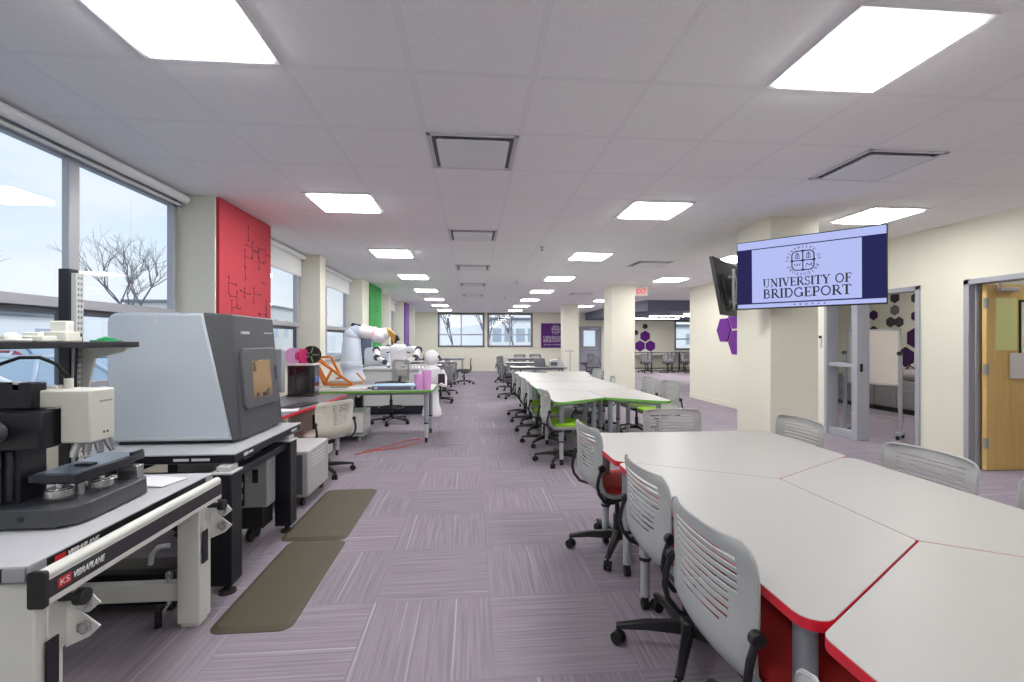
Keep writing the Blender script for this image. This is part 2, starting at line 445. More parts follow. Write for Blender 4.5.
# right wall: sidelight and opening, then a doorway nearer the camera
OP = (5.10, 6.60); OZ = 2.035; DY = (3.62, 4.60)
RW = MB().box(XR, XR + 0.14, YB, DY[0], 0, ZC).box(XR, XR + 0.14, DY[1], OP[0], 0, ZC).box(XR, XR + 0.14, OP[1], 11.0, 0, ZC)
RW.box(XR, XR + 0.14, OP[0], OP[1], OZ, ZC).box(XR, XR + 0.14, DY[0], DY[1], OZ, ZC)
st(RW, 'wall_right', CREAM)
st(MB().box(XR - 0.012, XR, 6.66, 11.0, 0, 0.11).box(XR - 0.012, XR, DY[1] + 0.06, OP[0] - 0.06, 0, 0.11), 'baseboard_right', CREAM, 0.003)
st(MB().box(W2[1] - 6, DX[0] - 0.06, YF - 0.012, YF, 0, 0.1), 'baseboard_far', CREAM, 0.003)
st(MB().box(XL - 0.22, XR + 0.14, YB - 0.15, YB, 0, ZC), 'wall_back_added', CREAM)  # unseen end wall, added behind the camera to enclose the light
# side room behind the right wall, and the far wing it backs on to
st(MB().box(8.62, 8.74, YB, 10.86, 0, ZC).box(XR + 0.14, 8.74, YB - 0.15, YB, 0, ZC), 'wall_side_room', CREAM)
st(MB().box(XR + 0.14, XR2, 10.86, 11.0, 0, ZC), 'wall_wing', CREAM)
st(MB().box(XR2, XR2 + 0.15, 11.0, YF, 0, ZC), 'wall_wing_end', CREAM)
# lowered soffit in the far wing
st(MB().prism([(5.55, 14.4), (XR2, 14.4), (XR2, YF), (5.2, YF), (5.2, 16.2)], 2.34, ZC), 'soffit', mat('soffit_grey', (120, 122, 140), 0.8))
# free-standing columns
for k, (y, xa, xb) in enumerate(((4.62, 3.10, 3.635), (10.38, 3.15, 3.70), (16.22, 3.21, 3.74))):
    st(MB().box(xa, xb, y, y + 0.62, 0, ZC), 'column', CREAM, 0.006)

# ---- windows along the left wall
def left_window(n, y0, y1, mulls, shade):
    w = thing('window_%d' % n, '', ''); del w['label']; del w['category']; w['kind'] = 'structure'; w.location = (XL, y0, SILL)
    b = (XL, y0, SILL)
    t = MB(); xo, xi = XL - 0.075, XL - 0.02
    t.box(xo, xi, y0, y0 + 0.055, SILL, ZC - 0.02).box(xo, xi, y1 - 0.055, y1, SILL, ZC - 0.02)
    t.box(xo, xi, y0, y1, SILL, SILL + 0.05).box(xo, xi, y0, y1, 2.56, ZC)
    for m_ in mulls: t.box(xi - 0.03, xi + 0.015, m_ - 0.042, m_ + 0.042, SILL, 2.6)
    t.build('window_frame', ALU, w, 0.004, base=b)
    t = MB().box(xo, xi + 0.03, y0 + 0.03, y1 - 0.03, 1.585, 1.65); t.build('transom_bar', ALU, w, 0.004, base=b)
    t = MB().box(xo - 0.01, xi - 0.01, y0 + 0.03, y1 - 0.03, 1.545, 1.59)
    es = [y0] + list(mulls) + [y1]
    for e0, e1 in zip(es, es[1:]): t.box(xo - 0.005, xi - 0.01, e0 + 0.03, e0 + 0.06, SILL + 0.05, 1.55).box(xo - 0.005, xi - 0.01, e1 - 0.06, e1 - 0.03, SILL + 0.05, 1.55)
    t.build('vent_sash', mat('dark_aluminium', (84, 86, 96), 0.4, 0.3), w, 0.003, base=b)
    t = MB().box(XL - 0.01, XL + 0.05, y0, y1, SILL - 0.02, SILL + 0.012); t.build('sill', ALU, w, 0.003, base=b)
    t = MB()
    for e0, e1 in zip(es, es[1:]):
        for z0, z1 in ((SILL + 0.04, 1.59), (1.64, 2.57)):
            V = [t.v(XL - 0.05, e0 + 0.04, z0), t.v(XL - 0.05, e1 - 0.04, z0), t.v(XL - 0.05, e1 - 0.04, z1), t.v(XL - 0.05, e0 + 0.04, z1)]
            t.face(V)
    t.build('pane', GLASS, w, base=b)
    return w
left_window(1, -0.55, 4.37, [0.55, 1.9, 3.28], 0)
left_window(2, 5.46, 7.25, [6.12], 1)
left_window(3, 7.50, 9.95, [8.55], 1)
left_window(4, 11.85, 13.1, [], 1)
left_window(5, 13.35, 15.65, [14.5], 1)
left_window(6, 17.0, 18.4, [17.7], 1)
left_window(7, 18.7, 20.85, [19.8], 1)
SHADE = mat('white_shade_cloth', (238, 240, 240), 0.9)
def blind(y0, y1, drop, where):
    w = thing('roller_blind', 'white roller window shade %s' % where, 'blind', (XL + 0.06, y0, ZC - 0.06), group='roller blinds at the heads of the left windows')
    b = w.location.copy(); c = XL + 0.075
    MB().cyl((c, y0 + 0.02, ZC - 0.055), (c, y1 - 0.02, ZC - 0.055), 0.036, n=20).build('roller', SHADE, w, base=b)
    MB().box(c - 0.05, c + 0.01, y0, y0 + 0.02, ZC - 0.10, ZC).box(c - 0.05, c + 0.01, y1 - 0.02, y1, ZC - 0.10, ZC).build('end_bracket', LGREY, w, 0.003, base=b)
    if drop > 0.12: MB().box(c - 0.038, c - 0.034, y0 + 0.03, y1 - 0.03, ZC - drop, ZC - 0.05).build('shade', SHADE, w, base=b)
    MB().box(c - 0.045, c - 0.027, y0 + 0.03, y1 - 0.03, ZC - max(drop, 0.10) - 0.022, ZC - max(drop, 0.10)).build('hem_bar', WHITE, w, 0.003, base=b)
blind(-0.5, 4.35, 0.09, 'rolled up above the nearest left window')
blind(5.48, 7.23, 0.33, 'lowered a little over the window past the red wall panel')
blind(7.52, 9.93, 0.33, 'lowered a little over the window before the green wall panel')
blind(11.87, 13.08, 0.33, 'lowered a little over the window just past the green wall panel')
blind(13.37, 15.63, 0.33, 'lowered a little over the window just before the purple wall panel')
# ---- windows in the far wall
def far_window(n, x0, x1, z0, z1):
    w = thing('window_%d' % n, '', ''); del w['label']; del w['category']; w['kind'] = 'structure'; w.location = (x0, YF, z0); b = w.location.copy()
    xm = (x0 + x1) / 2; zt = z0 + (z1 - z0) * 0.36; y0, y1 = YF + 0.03, YF + 0.11
    t = MB(); f = 0.06
    t.box(x0, x0 + f, y0, y1, z0, z1).box(x1 - f, x1, y0, y1, z0, z1).box(x0, x1, y0, y1, z0, z0 + f).box(x0, x1, y0, y1, z1 - f, z1).box(xm - f / 2, xm + f / 2, y0, y1, z0, z1).box(x0, x1, y0 - 0.02, y1, zt - f / 2, zt + f / 2)
    t.build('window_frame', ALU, w, 0.004, base=b)
    t = MB().box(x0 - 0.03, x0 + 0.02, YF - 0.01, YF + 0.03, z0, z1).box(x1 - 0.02, x1 + 0.03, YF - 0.01, YF + 0.03, z0, z1).box(x0 - 0.03, x1 + 0.03, YF - 0.01, YF + 0.03, z1 - 0.03, z1 + 0.03).box(x0 - 0.03, x1 + 0.03, YF - 0.03, YF + 0.03, z0 - 0.03, z0 + 0.01)
    t.build('casing', mat('dark_bronze', (92, 92, 98), 0.5), w, 0.003, base=b)
    t = MB()
    for a, c in ((x0, xm), (xm, x1)):
        for p, q in ((z0, zt), (zt, z1)):
            t.face([t.v(a + .03, YF + 0.07, p + .03), t.v(c - .03, YF + 0.07, p + .03), t.v(c - .03, YF + 0.07, q - .03), t.v(a + .03, YF + 0.07, q - .03)])
    t.build('pane', GLASS, w, base=b)
far_window(8, W1[0], W1[1], WZ0, WZ1); far_window(9, W2[0], W2[1], WZ0, WZ1); far_window(10, W3[0], W3[1], W3Z[0], W3Z[1])
# ---- far door
w = thing('door_1', '', ''); del w['label']; del w['category']; w['kind'] = 'structure'; w.location = (DX[0], YF, 0); b = w.location.copy()
GD = mat('grey_door_paint', (150, 152, 168), 0.5)
t = MB().box(DX[0], DX[0] + .05, YF - .02, YF + .16, 0, DZ).box(DX[1] - .05, DX[1], YF - .02, YF + .16, 0, DZ).box(DX[0], DX[1], YF - .02, YF + .16, DZ - .05, DZ); t.build('door_frame', DOORFRAME, w, .004, base=b)
x0, x1 = DX[0] + .05, DX[1] - .05; gx0, gx1, gz0, gz1 = 5.12, 5.67, 1.13, 1.86
t = MB().box(x0, gx0, YF + .04, YF + .09, .01, DZ - .05).box(gx1, x1, YF + .04, YF + .09, .01, DZ - .05).box(gx0, gx1, YF + .04, YF + .09, .01, gz0).box(gx0, gx1, YF + .04, YF + .09, gz1, DZ - .05); t.build('door_leaf', GD, w, .003, base=b)
t = MB(); f = .04
t.box(gx0 - f, gx1 + f, YF + .03, YF + .045, gz0 - f, gz0).box(gx0 - f, gx1 + f, YF + .03, YF + .045, gz1, gz1 + f).box(gx0 - f, gx0, YF + .03, YF + .045, gz0, gz1).box(gx1, gx1 + f, YF + .03, YF + .045, gz0, gz1); t.build('light_frame', DOORFRAME, w, .003, base=b)
t = MB(); t.face([t.v(gx0, YF + .065, gz0), t.v(gx1, YF + .065, gz0), t.v(gx1, YF + .065, gz1), t.v(gx0, YF + .065, gz1)]); t.build('pane', GLASS, w, base=b)
MB().box(x0 + .02, x1 - .04, YF + .0, YF + .04, 1.0, 1.05).build('push_bar', CHROME, w, .006, base=b)
MB().box(5.45, 5.85, YF + .0, YF + .04, 1.93, 1.985).build('door_closer', LGREY, w, .006, base=b)
# ---- opening with sidelight in the right wall
w = thing('door_2', '', ''); del w['label']; del w['category']; w['kind'] = 'structure'; w.location = (XR, OP[0], 0); b = w.location.copy()
xo, xi = XR - .02, XR + .16; f = .055; ym = 6.04
t = MB().box(xo, xi, OP[0], OP[0] + f, 0, OZ).box(xo, xi, OP[1] - f, OP[1], 0, OZ).box(xo, xi, OP[0], OP[1], OZ - f, OZ)
t.box(xo, xi, ym - .05, ym + .05, 0, OZ).box(xo + .03, xi - .03, ym, OP[1], 0, .10).box(xo + .03, xi - .03, ym, OP[1], 1.0, 1.06); t.build('door_frame', DOORFRAME, w, .004, base=b)
t = MB(); t.face([t.v(XR + .07, ym + .05, .1), t.v(XR + .07, OP[1] - f, .1), t.v(XR + .07, OP[1] - f, OZ - f), t.v(XR + .07, ym + .05, OZ - f)]); t.build('sidelight_pane', GLASS, w, base=b)
MB().box(XR + .02, XR + .06, ym - .056, ym - .05, .95, 1.06).build('strike_plate', BLACKM, w, base=b)
# ---- timber door standing open
w = thing('door_3', '', ''); del w['label']; del w['category']; w['kind'] = 'structure'; w.location = (XR, DY[0], 0); b = w.location.copy()
t = MB().box(xo, xi, DY[0], DY[0] + f, 0, OZ).box(xo, xi, DY[1] - f, DY[1], 0, OZ).box(xo, xi, DY[0], DY[1], OZ - f, OZ).box(XR + .05, XR + .09, DY[1] - f - .015, DY[1] - f, 0, OZ - f); t.build('door_frame', DOORFRAME, w, .004, base=b)
ly0, ly1 = DY[1] - f - .075, DY[1] - f - .03; lx0, lx1 = XR + .10, XR + .98
vx0, vx1, vz0, vz1 = 5.80, 5.95, 1.12, 1.79
t = MB().box(lx0, vx0, ly0, ly1, .01, OZ - f - .005).box(vx1, lx1, ly0, ly1, .01, OZ - f - .005).box(vx0, vx1, ly0, ly1, .01, vz0).box(vx0, vx1, ly0, ly1, vz1, OZ - f - .005)
leaf = t.build('door_leaf', wood_mat(), w, .002, base=b)
t = MB(); f2 = .022
t.box(vx0 - f2, vx0, ly0 - .006, ly1 + .006, vz0 - f2, vz1 + f2).box(vx1, vx1 + f2, ly0 - .006, ly1 + .006, vz0 - f2, vz1 + f2).box(vx0, vx1, ly0 - .006, ly1 + .006, vz0 - f2, vz0).box(vx0, vx1, ly0 - .006, ly1 + .006, vz1, vz1 + f2); t.build('vision_frame', BLACKM, leaf, base=b)
t = MB(); yy = (ly0 + ly1) / 2; t.face([t.v(vx0, yy, vz0), t.v(vx1, yy, vz0), t.v(vx1, yy, vz1), t.v(vx0, yy, vz1)]); t.build('vision_pane', GLASS, leaf, base=b)
for z in (.24, 1.02, 1.72):
    MB().box(XR + .075, lx0 + .02, ly0 - .004, ly0 + .012, z, z + .11).cyl((lx0 - .012, ly0 - .006, z), (lx0 - .012, ly0 - .006, z + .11), .008, n=10).build('hinge', STEEL, w, base=b)
MB().box(5.52, 5.74, ly0 - .04, ly0, 1.90, 1.94).bar((5.5, ly0 - .03, 1.95), (5.36, ly0 - .16, 1.96), .02, .012).build('door_closer', LGREY, w, .004, base=b)
MB().cyl((lx1 - .07, ly0 - .05, 1.0), (lx1 - .07, ly0, 1.0), .012).bar((lx1 - .07, ly0 - .05, 1.0), (lx1 - .19, ly0 - .05, 1.0), .02, .015).build('door_handle', CHROME, leaf, .003, base=b)
tag(MB().box(5.50, 5.755, ly0 - .003, ly0, 1.275, 1.83).build('notice_sheet', mat('lime_paper', (228, 230, 158), 0.8)), 'tall yellow-green notice taped to the open wooden door', 'paper')
tag(MB().box(5.66, 5.86, ly0 - .011, ly0 - .008, 0.98, 1.247).build('notice_sheet', mat('white_paper', (228, 224, 222), 0.8)), 'white sheet taped low beside the glass of the open wooden door', 'paper')
# ------------------------------------------------------------------ ceiling fixtures
ORD = ['first', 'second', 'third', 'fourth', 'fifth', 'sixth', 'seventh', 'eighth', 'ninth']
TRIM = mat('white_trim', (236, 236, 238), 0.5)
def make_light():
    w = thing('ceiling_light', 'x', 'ceiling light', group='square ceiling light panels')
    t = MB(); a, f = .2955, .026
    t.box(-a, a, -a, -a + f, -.012, 0).box(-a, a, a - f, a, -.012, 0).box(-a, -a + f, -a, a, -.012, 0).box(a - f, a, -a, a, -.012, 0); t.build('frame', TRIM, w)
    t = MB(); b_ = a - f; b_ -= .008; t.box(-b_, b_, -b_, b_, -.022, -.004); t.build('diffuser', PANEL, w, smooth=False)
    return w
proto = None
rows = [TY0 + TY * 4 * k for k in range(-1, 8)]
LIGHTS = []
for cn, cx, ks in (('left row', -1.19, range(9)), ('middle row', 1.785, range(9)), ('right row', 4.165, (0, 2, 3, 4, 5, 6, 7))):
    n = 0
    for k in ks:
        y = rows[k] + TY / 2
        seen = k > 0
        LIGHTS.append((cx, y, cn, n if seen else -1)); n += seen
for cx, y, cn, n in LIGHTS:
    if n < 0: lab = 'lit square ceiling panel of the %s, just behind the viewpoint' % cn
    elif n == 0: lab = 'lit square ceiling panel, nearest one in the %s along the ceiling' % cn
    else: lab = 'lit square ceiling panel, %s from the front in the %s along the ceiling' % (ORD[n], cn)
    if proto is None:
        proto = make_light(); proto.location = (cx, y, ZC - .001); proto['label'] = lab
    else: dup(proto, (cx, y, ZC - .001), 0, lab)
for x, y in ((7.0, 4.0), (7.0, 7.4)):  # two out-of-view panels, added so the side room is not dark
    dup(proto, (x, y, ZC - .001), 0, 'unseen square ceiling panel added to light the side room, %s' % ('nearer one' if y < 5 else 'farther one'))
def make_diffuser():
    w = thing('air_diffuser', 'x', 'air vent', group='square air diffusers in the ceiling')
    a = .293; t = MB()
    t.box(-a, a, -a, -a + .03, -.008, 0).box(-a, a, a - .03, a, -.008, 0).box(-a, -a + .03, -a, a, -.008, 0).box(a - .03, a, -a, a, -.008, 0); t.build('frame', mat('vent_white', (214, 214, 220), .5), w, .002)
    t = MB()
    for p, q in (((-1, -1), (1, -1)), ((1, -1), (1, 1)), ((1, 1), (-1, 1)), ((-1, 1), (-1, -1))):
        A = .272; B_ = .225
        t.face([t.v(p[0] * A, p[1] * A, -.002), t.v(q[0] * A, q[1] * A, -.002), t.v(q[0] * B_, q[1] * B_, -.0015), t.v(p[0] * B_, p[1] * B_, -.0015)])
    t.build('slot', mat('vent_shadow_grey', (104, 104, 110), .7), w)
    MB().prism(round_poly([(-.235, -.235), (.235, -.235), (.235, .235), (-.235, .235)], .015), -.022, -.012).build('plaque', mat('vent_plaque', (236, 237, 242), .5), w, .002)
    t = MB()
    for x in (-.2, .2):
        for y in (-.2, .2): t.cyl((x, y, -.013), (x, y, -.001), .006, n=8)
    t.build('hanger', STEEL, w)
    return w
pd = None; n = 0
for cx, ys in ((0.0, (2.91, 5.43, 7.95, 10.47, 12.99)), (2.975, (2.91, 7.32, 12.36))):
    for i, y in enumerate(ys):
        where = 'down the middle of the ceiling' if cx == 0 else 'toward the columns'
        lab = ('square white air diffuser, nearest of those %s' % where) if i == 0 else 'square white air diffuser, %s from the front of those %s' % (ORD[i], where)
        if pd is None: pd = make_diffuser(); pd.location = (cx, y + TY / 2, ZC - .001); pd['label'] = lab
        else: dup(pd, (cx, y + TY / 2, ZC - .001), 0, lab)
def make_sprinkler():
    w = thing('sprinkler_head', 'x', 'sprinkler', group='ceiling sprinkler heads')
    MB().lathe([(0, 0), (.032, 0), (.032, -.004), (.02, -.012), (.012, -.014), (0, -.014)]).build('escutcheon', LGREY, w)
    MB().cyl((0, 0, -.012), (0, 0, -.05), .008, n=8).lathe([(0, -.05), (.022, -.05), (.024, -.054), (0, -.054)]).build('deflector', STEEL, w)
    return w
ps = None
for (x, y), lab in (((.95, 6.36), 'small sprinkler head nearest the camera, in the ceiling between the light rows'), ((.95, 10.1), 'small sprinkler head in the ceiling, farther down between the light rows'), ((.95, 13.8), 'farthest small sprinkler head in the ceiling between the light rows')):
    if ps is None: ps = make_sprinkler(); ps.location = (x, y, ZC); ps['label'] = lab
    else: dup(ps, (x, y, ZC), 0, lab)
# exit signs
EXR = emission('exit_red_letters', (255, 60, 80), 1.0)
def exit_sign(x, y, z, lab):
    w = thing('exit_sign', lab, 'exit sign', (x, y, z), group='red exit signs')
    MB().box(-.16, .16, -.025, .025, -.1, .1).build('housing', mat('sign_pink_white', (236, 222, 218), .5), w, .006)
    sans('letters', 'EXIT', EXR, frame((-.12, -.0255, -.06), (1, 0, 0), (0, 0, 1), (0, -1, 0)), .12, w, width=.24, bold=.01)
    MB().box(-.03, .03, -.02, .02, .1, ZC - z).build('mount', WHITE, w)
exit_sign(5.50, YF - .03, 2.53, 'red lit sign above the grey door in the far wall')
exit_sign(3.98, 10.75, 2.55, 'red lit sign hanging from the ceiling to the right of the middle column')
# strip lights under the soffit
ST = emission('strip_lit', (255, 252, 248), 90.0)
for i, (x0, x1, y) in enumerate(((7.2, 10.4, 15.4), (6.6, 9.0, 17.0), (6.2, 8.6, 18.8))):
    w = thing('strip_light', '%s linear light strip under the grey soffit of the far wing' % ('nearest', 'middle', 'farthest')[i], 'ceiling light', (x0, y, 2.34), group='linear light strips under the soffit')
    MB().box(0, x1 - x0, -.06, .06, -.03, 0).build('housing', WHITE, w, .004)
    MB().box(.02, x1 - x0 - .02, -.045, .045, -.034, -.03).build('diffuser', ST, w, smooth=False)

# ------------------------------------------------------------------ acoustic panels on the left piers
def felt_panel(name, color, y0, y1, z0, z1, lab, seed, n):
    w = thing(name, lab, 'wall panel', (XP, y0, z0))
    b = w.location.copy()
    m = mat(name + '_felt', color, .95, vary=.05, bump=.4, bscale=300)
    MB().box(XP, XP + .03, y0, y1, z0, z1).build('board', m, w, .003, base=b)
    r = random.Random(seed); t = MB(); dk = mat(name + '_groove', tuple(int(c * .5) for c in color), .95)
    W, H_ = y1 - y0, z1 - z0; x = XP + .0305
    for i in range(n):
        cy = y0 + W * r.uniform(.1, .9); cz = z0 + H_ * r.uniform(.05, .92)
        L = r.uniform(.08, .2)
        kind = r.random()
        ends = []
        if kind < .7:
            e = (cy, cz - L * 1.1); t.box(x, x + .001, cy - .004, cy + .004, e[1], cz); ends += [e, (cy, cz)]
        if kind > .35:
            s = r.choice((-1, 1)); cy2 = min(y1 - .04, max(y0 + .04, cy + s * L)); t.box(x, x + .001, min(cy, cy2), max(cy, cy2), cz - .004 - L * .4, cz + .004 - L * .4); ends += [(cy2, cz - L * .4)]
        for (a, c) in ends:
            if c > z0 + .02: t.prism([(a + .012 * math.cos(q * PI / 5), c + .012 * math.sin(q * PI / 5)) for q in range(10)], 0, .0015, frame((x, 0, 0), (0, 1, 0), (0, 0, 1), (1, 0, 0)))
    t.build('circuit_groove', dk, w, base=b)
felt_panel('red_wall_panel', (184, 64, 76), 4.385, 5.45, .95, ZC - .012, 'large red felt wall board with circuit-like grooves on the pier between windows', 3, 26)
felt_panel('green_wall_panel', (66, 160, 84), 10.55, 11.83, .95, ZC - .012, 'green felt wall board with grooves on a pier farther down the left wall', 5, 26)
felt_panel('purple_wall_panel', (122, 84, 156), 15.78, 16.9, .95, ZC - .012, 'purple felt wall board on the far pier of the left wall', 8, 22)

# ------------------------------------------------------------------ hexagons on walls
def hexa(M, r, m, lab, group, depth=.025, cut=None, flat=False, edge=None):
    o = MB().prism(cut or hexagon(r, flat), 0, depth, M).build('hexagon_panel', m, None, .003)
    c = M.translation.copy()
    o.data.transform(Matrix.Translation(-c)); o.location = c
    return tag(o, lab, 'wall panel', group)
def onX(x): return lambda y, z: frame((x, y, z), (0, 1, 0), (0, 0, 1), (-1, 0, 0))
def onY(y): return lambda x, z: frame((x, y, z), (1, 0, 0), (0, 0, 1), (0, -1, 0))
rw = onX(XR - .001); g = 'purple hexagons on the right wall'
R_ = .280
hexa(rw(9.42, 1.607), R_, PURPLE, 'purple wall hexagon farthest left of the cluster below the dark television', g, flat=True)
hexa(rw(9.42 - .457, 1.607 + .262), R_, PURPLE, 'purple wall hexagon upper right of the cluster, partly behind the televisions', g, flat=True)
hexa(rw(9.42 - .457, 1.607 - .262), R_, PURPLE, 'purple wall hexagon lower right of the cluster, cut by the column edge', g, flat=True)
DISC = [(.12 * math.cos(q * PI / 12), .12 * math.sin(q * PI / 12)) for q in range(24)]
fw = onY(YF - .001); g = 'hexagons on the far wing wall'
hexa(fw(8.04, 1.60), .262, PURPLE, 'purple hexagon at the top of the group of three on the far wing wall', g)
hexa(fw(7.79, 1.145), .262, PURPLE, 'purple hexagon lower left of the group of three on the far wing wall', g)
hexa(fw(8.29, 1.145), .262, PURPLE, 'purple hexagon lower right of the group of three on the far wing wall', g)
hexa(fw(8.04, 2.06), .12, CHARC, 'small charcoal disc above the three purple ones on the far wing wall', g, cut=DISC)
hexa(fw(7.59, 1.77), .12, CHARC, 'small charcoal disc beside the column, left of the purple three', g, cut=DISC)
# the patterned wall of the side room, seen through the opening
g = 'hexagons on the side room wall'; sr = onX(8.619)
def px(u, v, X=8.619):
    th = math.radians(4.8); a = (u - 512) / 465; c, s = math.cos(th), math.sin(th)
    t_ = X / (a * c + s); return (c - a * s) * t_, 1.375 + (341 - v) / 465 * t_
HR = .108
GF = mat('grey_felt', (118, 116, 120), .9)
for (u, v, r, m, lab) in ((895.2, 297.9, HR, CHARC, 'charcoal hexagon high on the side room wall, right above a grey one'),
        (895.2, 310.2, HR, GF, 'mid-grey hexagon on the side room wall under the high charcoal one'),
        (890.9, 322, HR, CHARC, 'charcoal hexagon on the side room wall, left of the joined pair'),
        (899.4, 322, HR, CHARC, 'charcoal hexagon on the side room wall, right of the joined pair'),
        (873.9, 315.2, HR, PURPLED, 'lone small purple hexagon on the side room wall above the whiteboard'),
        (873.9, 331, HR, CHARC, 'charcoal hexagon on the side room wall peeping over the whiteboard top'),
        (896, 334, HR, CHARC, 'charcoal hexagon on the side room wall beside the whiteboard corner'),
        (916.5, 298, HR, CHARC, 'charcoal hexagon high on the side room wall by the door frame'),
        (916.5, 316, HR, PURPLED, 'small purple hexagon on the side room wall by the door frame'),
        (917, 338, .22, PURPLED, 'large purple hexagon on the side room wall by the door frame'),
        (906, 357, .20, PURPLED, 'large purple hexagon low on the side room wall above the grey cabinets')):
    y, z = px(u, v); hexa(sr(y, z), r, m, lab, g, .02)
# thermostat on the white strip of wall
w = thing('wall_switch', 'small white wall control with a black sensor above it, beside the sidelight', 'switch', (XR, 6.685, 1.27))
MB().box(XR - .02, XR, 6.665, 6.71, 1.27, 1.40).build('plate', WHITE, w, .004, base=w.location)
MB().cyl((XR - .025, 6.687, 1.435), (XR, 6.687, 1.435), .02).build('sensor', BLACK, w, .003, base=w.location)
# outlets on the far wall
# ------------------------------------------------------------------ banner on the far wall
w = thing('wall_banner', 'purple university banner hung on the far wall beside the windows', 'banner', (3.1, YF - .02, 1.06)); b = w.location.copy()
MB().box(3.12, 4.52, YF - .022, YF - .002, 1.06, 2.19).build('cloth', mat('banner_purple', (84, 26, 112), .7), w, .003, base=b)
BW = mat('banner_white', (226, 216, 232), .7)
t = MB(); M = frame((3.22, YF - .0225, 1.48), (1, 0, 0), (0, 0, 1), (0, -1, 0)); serif(t, 'UNIVERSITY OF', M, 1.2, .12); t.build('lettering', BW, w, base=b)
t = MB(); M = frame((3.22, YF - .0225, 1.33), (1, 0, 0), (0, 0, 1), (0, -1, 0)); serif(t, 'BRIDGEPORT', M, 1.2, .13); t.build('lettering', BW, w, base=b)
def crest(t, M, s):
    """four quarters inside a rounded square, ringed with letters"""
    q = round_poly([(-.5, -.5), (.5, -.5), (.5, .5), (-.5, .5)], .24, 6); q.append(q[0])
    pen(t, [(x * s, y * s) for x, y in q], .055 * s, M, .0015)
    pen(t, [(0, -.5 * s), (0, .5 * s)], .05 * s, M, .0015); pen(t, [(-.5 * s, 0), (.5 * s, 0)], .05 * s, M, .0015)
    for cx, cy in ((0, 0), (0, .5), (0, -.5), (.5, 0), (-.5, 0)): pen(t, [((cx - .05) * s, cy * s), ((cx + .05) * s, cy * s)], .1 * s, M, .0018)
    for cx, cy in ((-.25, .25), (.25, .25)):        # two small figures
        pen(t, [((cx + a * .1) * s, (cy + h) * s) for a, h in ((-.9, -.14), (-.7, .06), (0, .16), (.7, .06), (.9, -.14), (-.9, -.14))], .03 * s, M, .0015)
        pen(t, [(cx * s, (cy - .14) * s), (cx * s, (cy + .12) * s)], .03 * s, M, .0015)
    for dx in (-.13, 0, .13): pen(t, [((-.25 + dx) * s, -.16 * s), ((-.25 + dx * .7) * s, -.26 * s)], .04 * s, M, .0015)
    pen(t, [(x * s, y * s) for x, y in ((.12, -.34), (.2, -.16), (.3, -.3), (.4, -.16), (.4, -.34))], .03 * s, M, .0015)
    txt = 'UNIVERSITY OF BRIDGEPORT'
    for k, c in enumerate(txt):
        a = math.radians(90 - (k - 6) * 360 / (len(txt) + 1)); R0 = .66 * s
        o = M @ Vector((R0 * math.cos(a), R0 * math.sin(a), 0)); R3 = M.to_3x3() @ Matrix.Rotation(a - PI / 2, 3, 'Z')
        wd = .16 * s * GLYPH[c][0]
        if c == ' ': continue
        M2 = Matrix.Translation(o) @ R3.to_4x4() @ Matrix.Translation((-wd / 2, 0, 0))
        serif(t, c, M2, wd, .13 * s)
t = MB(); crest(t, frame((3.80, YF - .0225, 1.90), (1, 0, 0), (0, 0, 1), (0, -1, 0)), .30); t.build('crest', BW, w, base=b)
sans('small_lettering', 'School of Engineering', BW, frame((3.25, YF - .0225, 1.17), (1, 0, 0), (0, 0, 1), (0, -1, 0)), .07, w, width=1.1, base=b)

